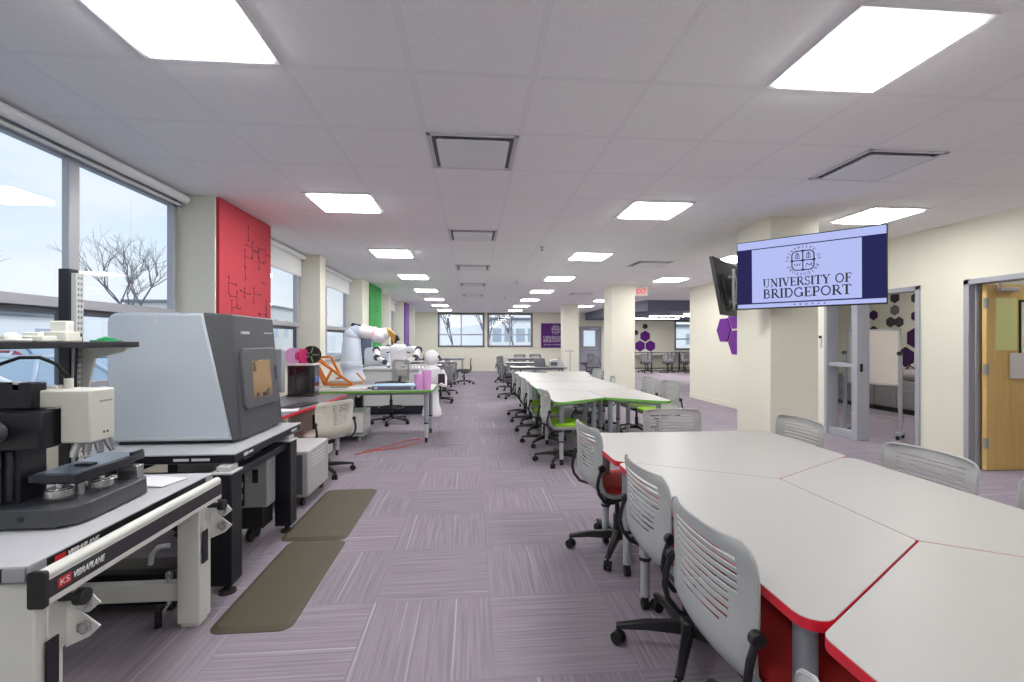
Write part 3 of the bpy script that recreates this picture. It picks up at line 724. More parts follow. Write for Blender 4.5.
# ------------------------------------------------------------------ televisions on the near column
def television(lab, c, ang, tilt, screen, W=1.245, H_=.705):
    """c = centre of the screen; screen faces -Y before turning"""
    w = thing('television', lab, 'television', c, ang)
    T = Matrix.Rotation(tilt, 4, 'X')
    MB().box(-W / 2, W / 2, .0, .035, -H_ / 2, H_ / 2, T).box(-W * .36, W * .36, .03, .065, -H_ * .36, H_ * .2, T).build('case', BLACK, w, .006)
    t = MB(); f = .008
    t.box(-W / 2, W / 2, -.006, .004, -H_ / 2, -H_ / 2 + .014, T).box(-W / 2, W / 2, -.006, .004, H_ / 2 - f, H_ / 2, T).box(-W / 2, -W / 2 + f, -.006, .004, -H_ / 2, H_ / 2, T).box(W / 2 - f, W / 2, -.006, .004, -H_ / 2, H_ / 2, T)
    t.build('bezel', mat('bezel_black', (18, 18, 26), .3), w, .002)
    a, h = W / 2 - f, H_ / 2 - f
    if not screen:
        MB().box(-a, a, -.003, .001, -h + .006, h, T).build('screen', mat('dark_screen', (10, 10, 14), .15), w)
    else:
        s = MB().box(-a, a, -.003, .001, -h + .006, h, T).build('screen', emission('screen_navy', (50, 48, 98), .8), w, smooth=False)
        LB = emission('screen_pale_blue', (182, 192, 244), 1.0); INK = mat('screen_ink', (30, 26, 48), .6)
        MB().box(-a, a, -.0045, -.003, h - .075, h, T).build('browser_bar', LB, s, smooth=False); MB().box(-a, a, -.0045, -.003, -h + .006, -h + .045, T).build('task_bar', LB, s, smooth=False)
        x0, x1, z0, z1 = -.475, .44, -h + .058, h - .085
        MB().box(x0, x1, -.0045, -.003, z0, z1, T).build('slide', LB, s, smooth=False)
        M = T @ frame((0, -.0046, 0), (1, 0, 0), (0, 0, 1), (0, -1, 0))
        t = MB(); serif(t, 'UNIVERSITY OF', M @ Matrix.Translation((-.375, -.135, 0)), .74, .085, .0008)
        serif(t, 'BRIDGEPORT', M @ Matrix.Translation((-.375, -.247, 0)), .74, .092, .0008); t.build('slide_lettering', INK, s)
        t = MB(); crest(t, M @ Matrix.Translation((-.02, .105, 0)), .185); t.build('slide_crest', INK, s)
        t = MB()
        for i in range(6): t.box(-.1 + i * .05, -.085 + i * .05, -.0055, -.0045, -h + .018, -h + .032, T)
        t.build('bar_icon', mat('icon_grey', (120, 126, 180), .5), s)
    return w
pL, pR = Vector((2.789, 4.713)), Vector((3.637, 3.80))
d = (pR - pL).normalized(); ang = math.atan2(d.y, d.x); mid = (pL + pR) / 2
tv = television('large television showing the university crest slide, hung on the near column', (mid.x, mid.y, 2.055), ang, math.radians(1.5), True)
MB().box(-.25, .25, .065, .085, -.2, .2).bar((0, .075, 0), (.02, .30, 0), .06, .12).bar((0.02, .30, 0), (-.09, .43, 0), .06, .1).box(-.2, -.16, .085, .10, -.25, .25).box(.16, .2, .085, .10, -.25, .25).build('wall_arm', BLACKM, tv, .004)
d2 = Vector((.72, .70)).normalized(); a2 = math.atan2(d2.y, d2.x) + PI
near = Vector((2.84, 5.26)); m2 = near + d2 * .6225
tv2 = television('dark television seen from behind on its bracket, left of the lit one', (m2.x, m2.y, 2.03), a2, math.radians(10), False)
t = MB(); t.box(-.03, .42, .07, .09, .10, .13).box(-.03, .42, .07, .09, -.2, -.17).box(.0, .03, .09, .12, -.28, .22).box(.3, .33, .09, .12, -.28, .22).bar((.16, .1, .02), (.16, .22, .0), .08, .22).bar((.16, .20, .0), (.40, .236, 0), .05, .14).tube([(.3, .1, .2), (.36, .16, .02), (.3, .12, -.2)], .012).tube([(.1, .1, .15), (.2, .2, -.05), (.15, .1, -.25)], .01)
bmesh.ops.translate(t.bm, verts=t.bm.verts, vec=(-.02, .012, 0))
t.build('wall_bracket', mat('bracket_grey', (172, 174, 180), .4, .3), tv2, .003)
# ------------------------------------------------------------------ seminar chairs (seat faces +X)
def back_profile(z):
    P = [(.42, -.165), (.455, -.205), (.50, -.228), (.56, -.232), (.64, -.226), (.74, -.228), (.83, -.242)]
    for (z0, a), (z1, b) in zip(P, P[1:]):
        if z <= z1:
            k = (z - z0) / (z1 - z0); k = k * k * (3 - 2 * k) * .5 + k * .5
            return a + (b - a) * k
    return P[-1][1]
def make_back(shell):
    """a slotted one-piece back: thin shell, raised rim"""
    zs = [.42, .435, .45, .475, .50, .53, .56]
    slots = []; z = .575
    for i in range(10):
        zs += [z, z + .009]; slots.append((z, z + .009)); z += .0225
    zs += [z, .81, .82, .83]
    zs = sorted(set(round(q, 4) for q in zs))
    ns = 15
    def half(z):
        h = .222 + .012 * (z - .42) / .41
        for zc, s in ((.83 - .05, 1), (.42 + .05, -1)):
            if (z - zc) * s > 0:
                k = min(1, (z - zc) * s / .05); h -= .05 * (1 - math.sqrt(max(0, 1 - k * k)))
        return h
    t = MB(); grid = []
    for z in zs:
        h = half(z); row = []
        for j in range(ns + 1):
            s = -1 + 2 * j / ns; wrap = .034 * abs(s) ** 2.5
            row.append(t.v(back_profile(z) + wrap, s * h, z))
        grid.append(row)
    for i in range(len(zs) - 1):
        cut = any(abs(zs[i] - a) < 1e-4 for a, b in slots)
        q = (zs[i] - .575) / .22
        lim = .52 + .24 * max(0, min(1, q * 1.2))
        for j in range(ns):
            s = -1 + 2 * (j + .5) / ns
            if cut and abs(s) < lim: continue
            t.face([grid[i][j], grid[i][j + 1], grid[i + 1][j + 1], grid[i + 1][j]])
    # rim
    path = [(half(z), z) for z in zs if .45 <= z <= .83]
    left = [(back_profile(z) + .034, -h, z) for h, z in path]; right = [(back_profile(z) + .034, h, z) for h, z in path][::-1]
    topz = .83; mids = [(back_profile(topz) + .034 * abs(s) ** 2.5, s * half(topz), topz) for s in (-.6, -.3, 0, .3, .6)]
    t2 = MB(); t2.tube(left + mids + right, .0058, 6)
    return t, t2
def make_chair(fab, shell=None, cat='chair', name='seminar_chair'):
    shell = shell or SHELL
    w = thing(name, 'x', cat)
    t, t2 = make_back(shell)
    bk = t.build('backrest', shell, w, solid=.0045)
    t2.build('rim', shell, bk)
    out = round_poly([(-.145, -.205), (.225, -.225), (.225, .225), (-.145, .205)], [.06, .11, .11, .06], 6)
    inn = inset_poly(out, .012); inn2 = inset_poly(out, .05)
    t = MB(); t.loft([[(x, y, .432) for x, y in inn], [(x, y, .436) for x, y in out], [(x, y, .455) for x, y in out], [(x, y, .466) for x, y in inn], [(x, y, .472) for x, y in inn2]])
    t.build('seat', fab, w)
    o2 = inset_poly(out, -.006); i3 = inset_poly(out, .06)
    t = MB(); t.loft([[(x, y, .392) for x, y in i3], [(x, y, .40) for x, y in inn], [(x, y, .432) for x, y in o2], [(x, y, .436) for x, y in out]])
    t.build('seat_pan', shell, w)
    for s in (-1, 1):
        y = s * .240
        pts = [(-.205, y, .60), (-.222, y, .55), (-.230, y, .50), (-.218, y * .99, .45), (-.18, y * .95, .40), (-.12, y * .85, .382), (-.02, y * .6, .382)]
        t = MB(); t.tube(pts, [.010, .011, .011, .010, .010, .010, .010], 8)
        k = t.build('back_support', BLACK, w)
        MB().cyl((-.203, y - .012, .605), (-.203, y + .012, .605), .021, n=14).cyl((-.203, y * .93, .605), (-.203, y, .605), .014, n=10).build('pivot', BLACK, k, .003)
    MB().box(-.11, .09, -.08, .08, .345, .39).bar((.02, .08, .37), (.03, .20, .375), .014, .01).build('mechanism', BLACK, w, .008)
    MB().cyl((0, 0, .20), (0, 0, .35), .016, n=12).cyl((0, 0, .10), (0, 0, .24), .026, n=14).build('gas_column', BLACK, w)
    t = MB(); t.lathe([(.03, .07), (.045, .08), (.045, .12), (.03, .14)], n=16)
    for i in range(5):
        a = 2 * PI * i / 5 + .35
        c, s = math.cos(a), math.sin(a)
        def R(r, q, z): return (r * c - q * s, r * s + q * c, z)
        t.loft([[R(.03, -.026, .08), R(.03, .026, .08), R(.03, .020, .13), R(.03, -.020, .13)],
                [R(.18, -.022, .082), R(.18, .022, .082), R(.18, .016, .118), R(.18, -.016, .118)],
                [R(.315, -.018, .072), R(.315, .018, .072), R(.315, .012, .09), R(.315, -.012, .09)]])
    t.build('base', BLACK, w, .004)
    for i in range(5):
        a = 2 * PI * i / 5 + .35; c, s = math.cos(a), math.sin(a); r = .305
        x, y = r * c, r * s; a2 = a + 1.1 + i * .7; c2, s2 = math.cos(a2), math.sin(a2)
        t = MB()
        for q in (-.014, .014):
            t.cyl((x - (q - .008) * s2, y + (q - .008) * c2, .028), (x - (q + .008) * s2, y + (q + .008) * c2, .028), .028, n=14)
        t.cyl((x, y, .03), (x, y, .078), .008, n=8).ball((x, y, .042), .02, 8, 6)
        t.build('caster', RUBBER, w)
    return w
first = {}
def chair(kind, x, y, deg, lab, group, z=0.0):
    if kind not in first:
        if kind == 'stool': first[kind] = make_stool()
        else:
            fab, sh = {'red': (REDFAB, SHELL), 'green': (GREENFAB, SHELL), 'dark': (DARKFAB, mat('dark_chair_shell', (120, 121, 126), .55)), 'cream': (mat('pale_upholstery', (188, 186, 176), .85), mat('pale_chair_shell', (206, 204, 192), .5))}[kind]
            first[kind] = make_chair(fab, sh)
        o = first[kind]; o.location = (x, y, z); o.rotation_euler = (0, 0, math.radians(deg)); o['label'] = lab; o['group'] = group
        return o
    return dup(first[kind], (x, y, z), math.radians(deg), lab, group)
g = 'grey chairs with red seats round the red-edged tables'
chair('red', .948, 3.0, 6, 'red-seated grey chair, farthest of the three along the aisle edge of the red-edged tables', g)
chair('red', .955, 1.995, 2, 'red-seated grey chair, middle of the three along the aisle edge of the red-edged tables', g)
chair('red', .925, 1.39, 2, 'red-seated grey chair, nearest of the three along the aisle edge of the red-edged tables', g)
chair('red', .75, .515, -2, 'grey chair at the bottom picture edge showing only its back corner beneath the table corner', g)
chair('red', 2.08, 3.08, 181, 'grey slatted chair back beyond the tables in front of the sidelight', g)
chair('red', 2.04, 2.12, 182, 'grey slatted chair back beyond the tables, before the open wooden door', g)
chair('red', 2.05, 1.49, 182, 'grey chair back beyond the tables cut off by the right picture edge', g)
chair('red', 1.565, 3.36, 269, 'grey slatted chair at the far short end of the red-edged tables', g)
g = 'grey chairs with green seats round the green-edged tables'
for i, (x, y, d) in enumerate(((1.01, 5.22, 4), (.955, 6.16, -3), (.96, 6.95, 3), (.955, 7.75, 0), (.95, 8.5, -2))):
    chair('green', x, y, d, 'green-seated grey chair, %s from the front on the aisle side of the green-edged tables' % (ORD[i]), g)
chair('green', 2.47, 6.08, 188, 'grey chair with green seat, right-hand one of the pair behind the green-edged tables', g)
chair('green', 2.44, 6.78, 184, 'grey chair with green seat, left-hand one of the pair behind the green-edged tables', g)
chair('green', 2.05, 7.38, 172, 'grey chair tucked low behind the green-edged tables just left of the wide column base', g, -.03)
chair('green', 2.05, 8.30, 180, 'grey chair tucked low behind the green-edged tables, left of the pair by the column', g, -.03)
chair('green', 2.3, 9.2, 186, 'grey chair at the far right corner of the green-edged tables', g, -.02)

# ------------------------------------------------------------------ seminar tables
TZ = .72
LEGM = mat('table_leg_grey', (160, 166, 174), .4, .35)
LEGI = mat('table_leg_inner', (190, 194, 198), .35, .4)
def make_leg(x, y, parent):
    l = MB().cyl((x, y, .26), (x, y, TZ - .03), .029, n=18).box(x - .05, x + .05, y - .05, y + .05, TZ - .036, TZ - .03).build('leg', LEGM, parent)
    MB().cyl((x, y, .07), (x, y, .27), .0235, n=16).build('inner_tube', LEGI, l)
    MB().cyl((x, y, .255), (x, y, .272), .0315, n=18).build('collar', BLACK, l)
    t = MB().cyl((x - .016, y, .026), (x - .003, y, .026), .026, n=14).cyl((x + .003, y, .026), (x + .016, y, .026), .026, n=14).cyl((x, y, .03), (x, y, .078), .018, n=10)
    t.build('caster', RUBBER, l)
    return l
def table(pts, band, lab, group, legs, rad=.06, name='seminar_table', top=LAMINATE, base=None):
    cx = sum(p[0] for p in pts) / len(pts); cy = sum(p[1] for p in pts) / len(pts)
    w = thing(name, lab, 'table', (cx, cy, 0), group=group)
    o = round_poly([(x - cx, y - cy) for x, y in pts], rad, 5)
    i = inset_poly(o, .0006)
    MB().prism(o, TZ - .030, TZ - .0012).build('edge_band', band, w, .002)
    MB().prism(i, TZ - .014, TZ).build('tabletop', top, w, .001)
    k = MB()
    for a, b in zip(legs, legs[1:] + legs[:1]): k.bar((a[0] - cx, a[1] - cy, TZ - .05), (b[0] - cx, b[1] - cy, TZ - .05), .03, .038)
    k.build('under_frame', LEGM, w, .002)
    for x, y in legs: make_leg(x - cx, y - cy, w)
    return w
e = .0015
g = 'red-edged white tables'
XA, XC, XB = .775, 1.455, 2.13
A1, V1, V2, A2 = 2.485, 2.10, 1.41, .98
table([(XA, A1 + e), (XC, V1 + e), (XB, A1 + e), (XB, 3.25), (XA, 3.25)], RED, 'white table with red edge at the far end of the near group, bluntly pointed', g,
      [(.90, 2.66), (.90, 3.1), (2.0, 3.1), (2.0, 2.66)], [.05, .0, .05, .07, .07])
table([(XA, A2 + e), (XC - e, V2 + e), (XC - e, V1 - e), (XA, A1 - e)], RED, 'white trapezoid table with red edge beside the nearest grey chairs on the aisle side', g,
      [(.88, 2.32), (.86, 1.14), (1.36, 1.5), (1.36, 2.0)], [.05, .02, .02, .05])
table([(XB, A2 + e), (XB, A1 - e), (XC + e, V1 - e), (XC + e, V2 + e)], RED, 'white trapezoid table with red edge on the door side of the near group', g,
      [(2.02, 2.32), (2.02, 1.14), (1.56, 1.5), (1.56, 2.0)], [.05, .05, .02, .02])
table([(XA, A2 - .005), (XA, .2), (XB, .2), (XB, A2 - .003), (XC, V2 - .004)], RED, 'nearest white table with red edge, running out of the bottom right of the picture', g,
      [(.90, .80), (.90, .32), (2.0, .32), (2.0, .80)], [.045, .08, .08, .045, .0])
g = 'green-edged white tables'
GA, GC, GB = .875, 1.53, 2.185
table([(GA, 4.85), (GC - e, 5.31), (GC - e, 5.96), (GA, 6.33)], GREEN, 'white trapezoid table with green edge nearest on the aisle side of the middle group', g,
      [(.975, 5.08), (1.43, 5.42), (1.43, 5.86), (.975, 6.1)], [.08, .03, .03, .08])
table([(GB, 4.85), (GB, 6.33), (GC + e, 5.96), (GC + e, 5.31)], GREEN, 'white trapezoid table with green edge nearest on the column side of the middle group', g,
      [(2.08, 5.08), (1.63, 5.42), (1.63, 5.86), (2.08, 6.1)], [.08, .08, .03, .03])
table([(GA, 6.34), (GC, 5.968), (GB, 6.34), (GB, 7.38), (GA, 7.38)], GREEN, 'white pointed table with green edge just before the long seam of the middle group', g,
      [(.99, 6.5), (2.07, 6.5), (2.07, 7.25), (.99, 7.25)], [.06, 0, .06, .04, .04])
table([(GA, 7.40), (GB, 7.40), (GB, 8.40), (GC, 8.77), (GA, 8.40)], GREEN, 'white table with green edge just behind the long seam of the middle group', g,
      [(.99, 7.52), (2.07, 7.52), (2.07, 8.25), (.99, 8.25)], [.04, .04, .06, 0, .06])
table([(GA, 8.41), (GC - e, 8.78), (GC - e, 9.43), (GA, 9.9)], GREEN, 'white trapezoid table with green edge at the far end, aisle side of the middle group', g,
      [(.98, 8.65), (1.43, 8.9), (1.43, 9.35), (.98, 9.65)], [.08, .03, .03, .08])
table([(GB, 8.41), (GB + .25, 9.9), (GC + e, 9.9), (GC + e, 8.78)], GREEN, 'white table with green edge at the far end, column side of the middle group', g,
      [(2.1, 8.7), (2.25, 9.7), (1.65, 9.7), (1.65, 8.95)], [.08, .08, .03, .03])
# ------------------------------------------------------------------ left side: white vibration-isolation bench
w = thing('isolation_bench', 'white framed vibration isolation bench in the left foreground with a black lettered front rail', 'workbench', (-1.7, 1.95, 0)); b = w.location.copy()
BT = .715
t = MB().prism(round_poly([(-2.08, 1.475), (-1.30, 1.475), (-1.30, 2.445), (-2.08, 2.445)], .006, 2), BT - .006, BT); t.build('tabletop', mat('bench_white_top', (186, 187, 192), .35), w, .001, base=b)
top = MB().box(-2.078, -1.302, 1.477, 2.443, BT - .045, BT - .006).build('top_plate', BLACKM, w, base=b)
t = MB()
for x in (-1.335, -2.045):
    for y in (1.474, 2.446): MB().box(x - .03, x + .03, y - .003, y + .003, BT - .044, BT - .006).build('corner_plate', STEEL, top, base=b)
for y in (1.505, 2.415): MB().box(-1.302, -1.298, y - .03, y + .03, BT - .044, BT - .006).build('corner_plate', STEEL, top, base=b)
Mx = lambda x: (lambda y, z: frame((x, y, z), (0, 1, 0), (0, 0, 1), (1, 0, 0)))
LOGO = mat('logo_red', (200, 36, 40), .5); LETW = mat('letter_white', (220, 220, 222), .5)
t = MB().box(-1.3018, -1.2998, 1.566, 1.605, BT - .038, BT - .014).build('logo_patch', LOGO, top, base=b)
sans('lettering', 'VIBRAPLANE', LETW, Mx(-1.3015)(1.615, BT - .036), .02, top, width=.125, shear=.3, bold=.02, base=b)
for x in (-1.407, -2.07):
    for y in (1.504, 2.345):
        l = MB().box(x, x + .10, y, y + .10, .02, BT - .062).box(x + .01, x + .09, y + .01, y + .09, .0, .03).build('leg', ENAMEL, w, .004, base=b)
        MB().cyl((x + .05, y + .05, BT - .065), (x + .05, y + .05, BT - .045), .04).build('air_mount', BLACK, l, base=b)
t = MB()
for y in (1.53, 2.37): t.box(-1.98, -1.40, y, y + .05, .12, .205)
t.box(-2.045, -1.995, 1.6, 2.35, .12, .205).box(-2.045, -1.995, 1.6, 2.35, .5, .57).box(-1.98, -1.4, 1.53, 1.57, .56, .64).box(-1.98, -1.4, 2.38, 2.42, .56, .64)
t.build('cross_beam', ENAMEL, w, .004, base=b)
for x, y in ((-1.47, 2.39), (-1.93, 2.39), (-1.47, 1.555), (-1.93, 1.555)):
    k = MB().cyl((x, y, .10), (x, y, .255), .011, n=10).cyl((x, y, .225), (x, y, .25), .018, n=6).bar((x, y, .105), (x - .03, y - .02, .06), .03, .012).build('levelling_caster', CHROME, w, base=b)
    MB().cyl((x - .045, y - .035, .04), (x - .02, y - .02, .04), .036, n=16).build('wheel', RUBBER, k, base=b)
# front rail
ry0, ry1 = 1.44, 2.37; rx = -1.225
t = MB().tube([(rx - .012, ry0, .697), (rx - .012, ry1, .697)], .019, 14).box(rx - .025, rx + .006, ry0, ry1, .617, .69).box(rx - .026, rx + .009, ry0, ry1, .614, .633); rail = t.build('front_rail', ENAMEL, w, .003, base=b)
MB().box(rx + .0055, rx + .0095, ry0 + .002, ry1, .634, .685).build('rail_band', mat('rail_black', (44, 44, 50), .5), rail, base=b)
MB().prism(round_poly([(rx - .035, .612), (rx + .014, .612), (rx + .014, .718), (rx - .035, .718)], .008, 3), 0, .012, frame((0, ry0, 0), (1, 0, 0), (0, 0, 1), (0, -1, 0))).build('end_cap', BLACK, rail, base=b)
MB().box(rx + .0094, rx + .0104, 1.473, 1.52, .646, .676).build('logo_patch', LOGO, rail, base=b)
sans('lettering', 'KS', LETW, Mx(rx + .0103)(1.480, .653), .017, rail, width=.032, base=b)
sans('lettering', 'VIBRAPLANE', LETW, Mx(rx + .0095)(1.528, .650), .021, rail, width=.12, shear=.3, bold=.02, base=b)
t = MB()
for y in (1.53, 2.30): t.box(-1.31, rx - .02, y, y + .05, .62, .66)
t.build('rail_bracket', ENAMEL, w, .004, base=b)
for y in (1.565, 2.39):      # valve brackets on both front legs
    k = MB().box(-1.307, -1.302, y - .02, y + .055, .40, .59).prism([(-1.305, .585), (-1.225, .56), (-1.20, .53), (-1.235, .50), (-1.255, .50), (-1.20, .455), (-1.235, .42), (-1.305, .39)], 0, .006, frame((0, y + .05, 0), (1, 0, 0), (0, 0, 1), (0, -1, 0))).build('valve_bracket', ENAMEL, w, .002, base=b)
    MB().box(-1.302, -1.296, y - .032, y + .012, .30, .455).build('control_plate', BLACKM, k, .002, base=b)
    MB().cyl((-1.302, y + .02, .565), (-1.235, y + .02, .565), .012).cyl((-1.25, y + .02, .565), (-1.222, y + .02, .565), .026, n=18).build('knob', BLACK, k, .003, base=b)
    for z in (.53, .455): MB().cyl((-1.245, y + .046, z), (-1.245, y + .034, z), .022, n=6).cyl((-1.245, y + .046, z), (-1.245, y + .028, z), .013, n=12).build('bolt', CHROME, k, base=b)
# overhead shelf on the bench
w = thing('overhead_shelf', 'black edged overhead shelf on a perforated post behind the white microscope', 'shelf', (-1.96, 2.41, BT)); b = w.location.copy()
MB().box(-1.963, -1.912, 2.38, 2.43, BT, 1.72).build('post', BLACKM, w, .003, base=b)
pp = MB().box(-1.912, -1.888, 2.388, 2.43, BT, 1.70).build('perforated_channel', LGREY, w, .002, base=b)
t = MB()
for i in range(34):
    z = .78 + i * .027
    for y in (2.40, 2.417): t.box(-1.8885, -1.8872, y - .004, y + .004, z, z + .012)
t.build('slots', mat('slot_grey', (108, 112, 108), .7), pp, base=b)
MB().box(-2.0, -1.68, 1.25, 2.50, 1.345, 1.372).build('shelf_board', BLACKM, w, .003, base=b)
MB().prism([(-1.888, 1.345), (-1.69, 1.345), (-1.69, 1.325), (-1.83, 1.29), (-1.865, 1.12), (-1.888, 1.10)], 0, .012, frame((0, 2.43, 0), (1, 0, 0), (0, 0, 1), (0, -1, 0))).box(-1.95, -1.69, 2.42, 2.49, 1.338, 1.345).build('gusset', ENAMEL, w, base=b)
MB().tube([(-1.88, 2.38, 1.345), (-1.885, 2.38, 1.2), (-1.88, 2.38, .80)], .006, 6).build('hose', BLACK, w, base=b)
# things on the shelf
FO = mat('white_foam', (236, 236, 226), .9, bump=.3)
def foam(y, W, H_, lab, extra=None):
    o = MB().prism(round_poly([(-1.90, y), (-1.78, y), (-1.78, y + W), (-1.90, y + W)], .01, 2), 1.372, 1.372 + H_)
    if extra: extra(o)
    ob = o.build('foam_block', FO, None, .004); c = Vector((-1.84, y + W / 2, 1.372)); ob.data.transform(Matrix.Translation(-c)); ob.location = c
    tag(ob, lab, 'packing foam', 'white foam pieces on the overhead shelf')
foam(1.99, .06, .012, 'small white foam piece with a rounded bump, left of the shelf post', lambda o: o.ball((-1.84, 2.02, 1.384), (.03, .03, .028)))
foam(2.09, .07, .025, 'stepped white foam piece just before the shelf post', lambda o: o.box(-1.87, -1.81, 2.10, 2.13, 1.39, 1.412))
foam(2.20, .08, .045, 'tallest white foam piece on the overhead shelf, beside the post', lambda o: o.box(-1.87, -1.80, 2.225, 2.265, 1.41, 1.465).box(-1.87, -1.80, 2.28, 2.31, 1.372, 1.395))
o = MB().tube([(-1.84, 2.345, 1.372), (-1.84, 2.345, 1.40)], [.012, .009], 10).cyl((-1.84, 2.345, 1.40), (-1.84, 2.345, 1.41), .010, n=10).build('small_vial', BLACK, None)
tag(o, 'small black vial on the overhead shelf between foam and green clips', 'vial')
t = MB()
for i in range(4): t.bar((-1.78, 2.37 + i * .025, 1.38), (-1.76, 2.40 + i * .02, 1.392 - i * .003), .016, .012)
t.box(-1.81, -1.74, 2.36, 2.48, 1.372, 1.380)
tag(t.build('green_tray', mat('green_plastic', (40, 158, 98), .5), None, .003), 'green plastic tray of clips at the right end of the overhead shelf', 'tray')
# ---- microscope
w = thing('microscope', 'white and black inspection microscope standing on the white bench', 'microscope', (-1.6, 1.95, BT)); b = w.location.copy()
DG = mat('microscope_grey', (62, 64, 70), .42); DGT = mat('microscope_top', (110, 114, 122), .35)
foot = [(-1.95, 1.745), (-1.46, 1.745), (-1.405, 1.775), (-1.395, 1.83), (-1.40, 2.13), (-1.425, 2.17), (-1.50, 2.17), (-1.52, 1.96), (-1.60, 1.93), (-1.95, 1.95)]
fo = round_poly(foot, .02, 3)
t = MB().prism(fo, BT + .008, BT + .072, top=inset_poly(fo, .004)); base_ = t.build('base', DG, w, .008, base=b)
MB().box(-1.90, -1.66, 1.7435, 1.745, BT + .03, BT + .037).cyl((-1.56, 1.744, BT + .04), (-1.56, 1.746, BT + .04), .011, n=14).build('base_slot', BLACK, base_, base=b)
t = MB()
for x, y in ((-1.9, 1.79), (-1.46, 1.79), (-1.46, 2.12), (-1.9, 1.9)): t.cyl((x, y, BT), (x, y, BT + .01), .02)
t.build('foot', RUBBER, base_, base=b)
t = MB().box(-1.765, -1.63, 1.82, 1.93, BT + .07, 1.215).box(-1.75, -1.645, 1.81, 1.825, BT + .08, .98); t.build('column', mat('column_black', (38, 38, 46), .38, .2), w, .005, base=b)
t = MB().box(-1.69, -1.672, 1.80, 1.82, BT + .08, .98).box(-1.725, -1.71, 1.80, 1.82, BT + .08, .98); t.build('slide_rail', BLACKM, w, base=b)
hd = MB().prism([(-1.604, 1.195), (-1.604, 1.13), (-1.503, 1.13), (-1.503, 1.0), (-1.40, 1.0), (-1.40, 1.195)], 0, .12, frame((0, 1.95, 0), (1, 0, 0), (0, 0, 1), (0, -1, 0))).build('head', OFFW, w, .007, base=b)
t = MB().box(-1.4005, -1.399, 1.875, 1.935, 1.145, 1.152); t.build('name_plate', mat('plate_grey', (150, 150, 150), .5), hd, base=b)
t = MB().cyl((-1.402, 1.895, 1.03), (-1.399, 1.895, 1.03), .005, n=12).cyl((-1.402, 1.912, 1.03), (-1.399, 1.912, 1.03), .005, n=12); t.build('socket', BLACK, hd, base=b)
t = MB().box(-1.69, -1.515, 1.77, 1.86, .99, 1.125); mo = t.build('focus_block', mat('block_black', (30, 30, 38), .35, .2), w, .006, base=b)
MB().cyl((-1.655, 1.77, 1.055), (-1.66, 1.66, 1.05), .038, .034, n=20).build('focus_knob', mat('knob_grey', (70, 72, 80), .4), mo, .004, base=b)
t = MB().box(-1.73, -1.57, 1.80, 1.86, 1.13, 1.225); cb = t.build('camera_box', BLACKM, w, .006, base=b)
MB().box(-1.635, -1.615, 1.80, 1.83, 1.20, 1.228).build('port', OFFW, cb, base=b)
t = MB()
for i, (y, a) in enumerate(((1.89, -.5), (1.915, -.1), (1.94, .3), (1.965, .7))):
    x0 = -1.475; d_ = Vector((.12 * math.sin(a * 2), math.sin(a) * .6, -1)).normalized()
    p = Vector((x0 - .01 + .015 * i, y - .005, 1.0)); q = p + d_ * .05
    t.cyl(p, q, .016, .013, n=14).cyl(q, q + d_ * .012, .011, n=14)
t.lathe([(.05, 1.004), (.055, .996), (.04, .985), (0, .985)], (-1.475, 1.925, 0)); t.build('objective_turret', CHROME, w, base=b)
st_ = MB().prism(round_poly([(-1.60, 1.815), (-1.44, 1.81), (-1.44, 2.18), (-1.55, 2.18), (-1.55, 2.17), (-1.60, 2.17)], .006, 2), .862, .888).box(-1.59, -1.455, 1.85, 2.14, .845, .862).build('stage', mat('stage_black', (50, 52, 60), .32, .3), w, .003, base=b)
MB().prism(round_poly([(-1.592, 1.835), (-1.45, 1.83), (-1.45, 2.165), (-1.592, 2.16)], .004, 2), .888, .891).build('stage_plate', mat('stage_blue_grey', (120, 128, 142), .3, .3), st_, base=b)
MB().box(-1.535, -1.475, 1.93, 1.965, .891, .899).build('slide_clip', BLACK, st_, .002, base=b); MB().box(-1.452, -1.44, 2.10, 2.17, .888, .902).build('stage_stop', BLACK, st_, .002, base=b)
for x, y, r in ((-1.53, 1.86, .042), (-1.475, 1.98, .042)): MB().cyl((x, y, .80), (x, y, .828), r, n=24).cyl((x, y, .828), (x, y, .834), r * .8, n=24).cyl((x, y, .78), (x, y, .85), .012).build('stage_knob', CHROME, w, .002, base=b)
MB().cyl((-1.505, 1.92, .785), (-1.505, 1.92, .85), .016).build('stage_post', CHROME, w, base=b)
MB().box(-1.50, -1.42, 2.10, 2.14, .785, .845).build('stage_block', CHROME, w, .002, base=b)
MB().box(-1.60, -1.43, 1.84, 2.14, BT + .07, .785).build('stage_carriage', BLACKM, w, .004, base=b)
MB().tube([(-1.72, 1.81, 1.232), (-1.715, 1.81, 1.26), (-1.69, 1.81, 1.29), (-1.63, 1.82, 1.315), (-1.57, 1.83, 1.315), (-1.53, 1.85, 1.29), (-1.515, 1.87, 1.25), (-1.513, 1.88, 1.215)], .0065, 8).build('cable', RUBBER, w, base=b)
MB().cyl((-1.513, 1.88, 1.195), (-1.513, 1.88, 1.235), .014, n=12).cyl((-1.56, 1.88, 1.195), (-1.56, 1.88, 1.206), .008).cyl((-1.54, 1.88, 1.195), (-1.54, 1.88, 1.21), .007).build('cable_plug', OFFW, w, base=b)
# papers behind the microscope
PAP = mat('printed_paper', (226, 227, 232), .7)
for i, (x, y, a, z) in enumerate(((-1.62, 2.31, .2, 0), (-1.47, 2.30, -.25, .004))):
    t = MB().prism([(-.10, -.07), (.10, -.07), (.10, .07), (-.10, .07)], 0, .0035, Matrix.Rotation(a, 4, 'Z'))
    o = t.build('booklet', PAP, None); o.location = (x, y, BT + z)
    tag(o, ('white booklet lying at the back of the white bench' if i == 0 else 'white folded sheet fanned over a booklet at the bench corner'), 'paper')
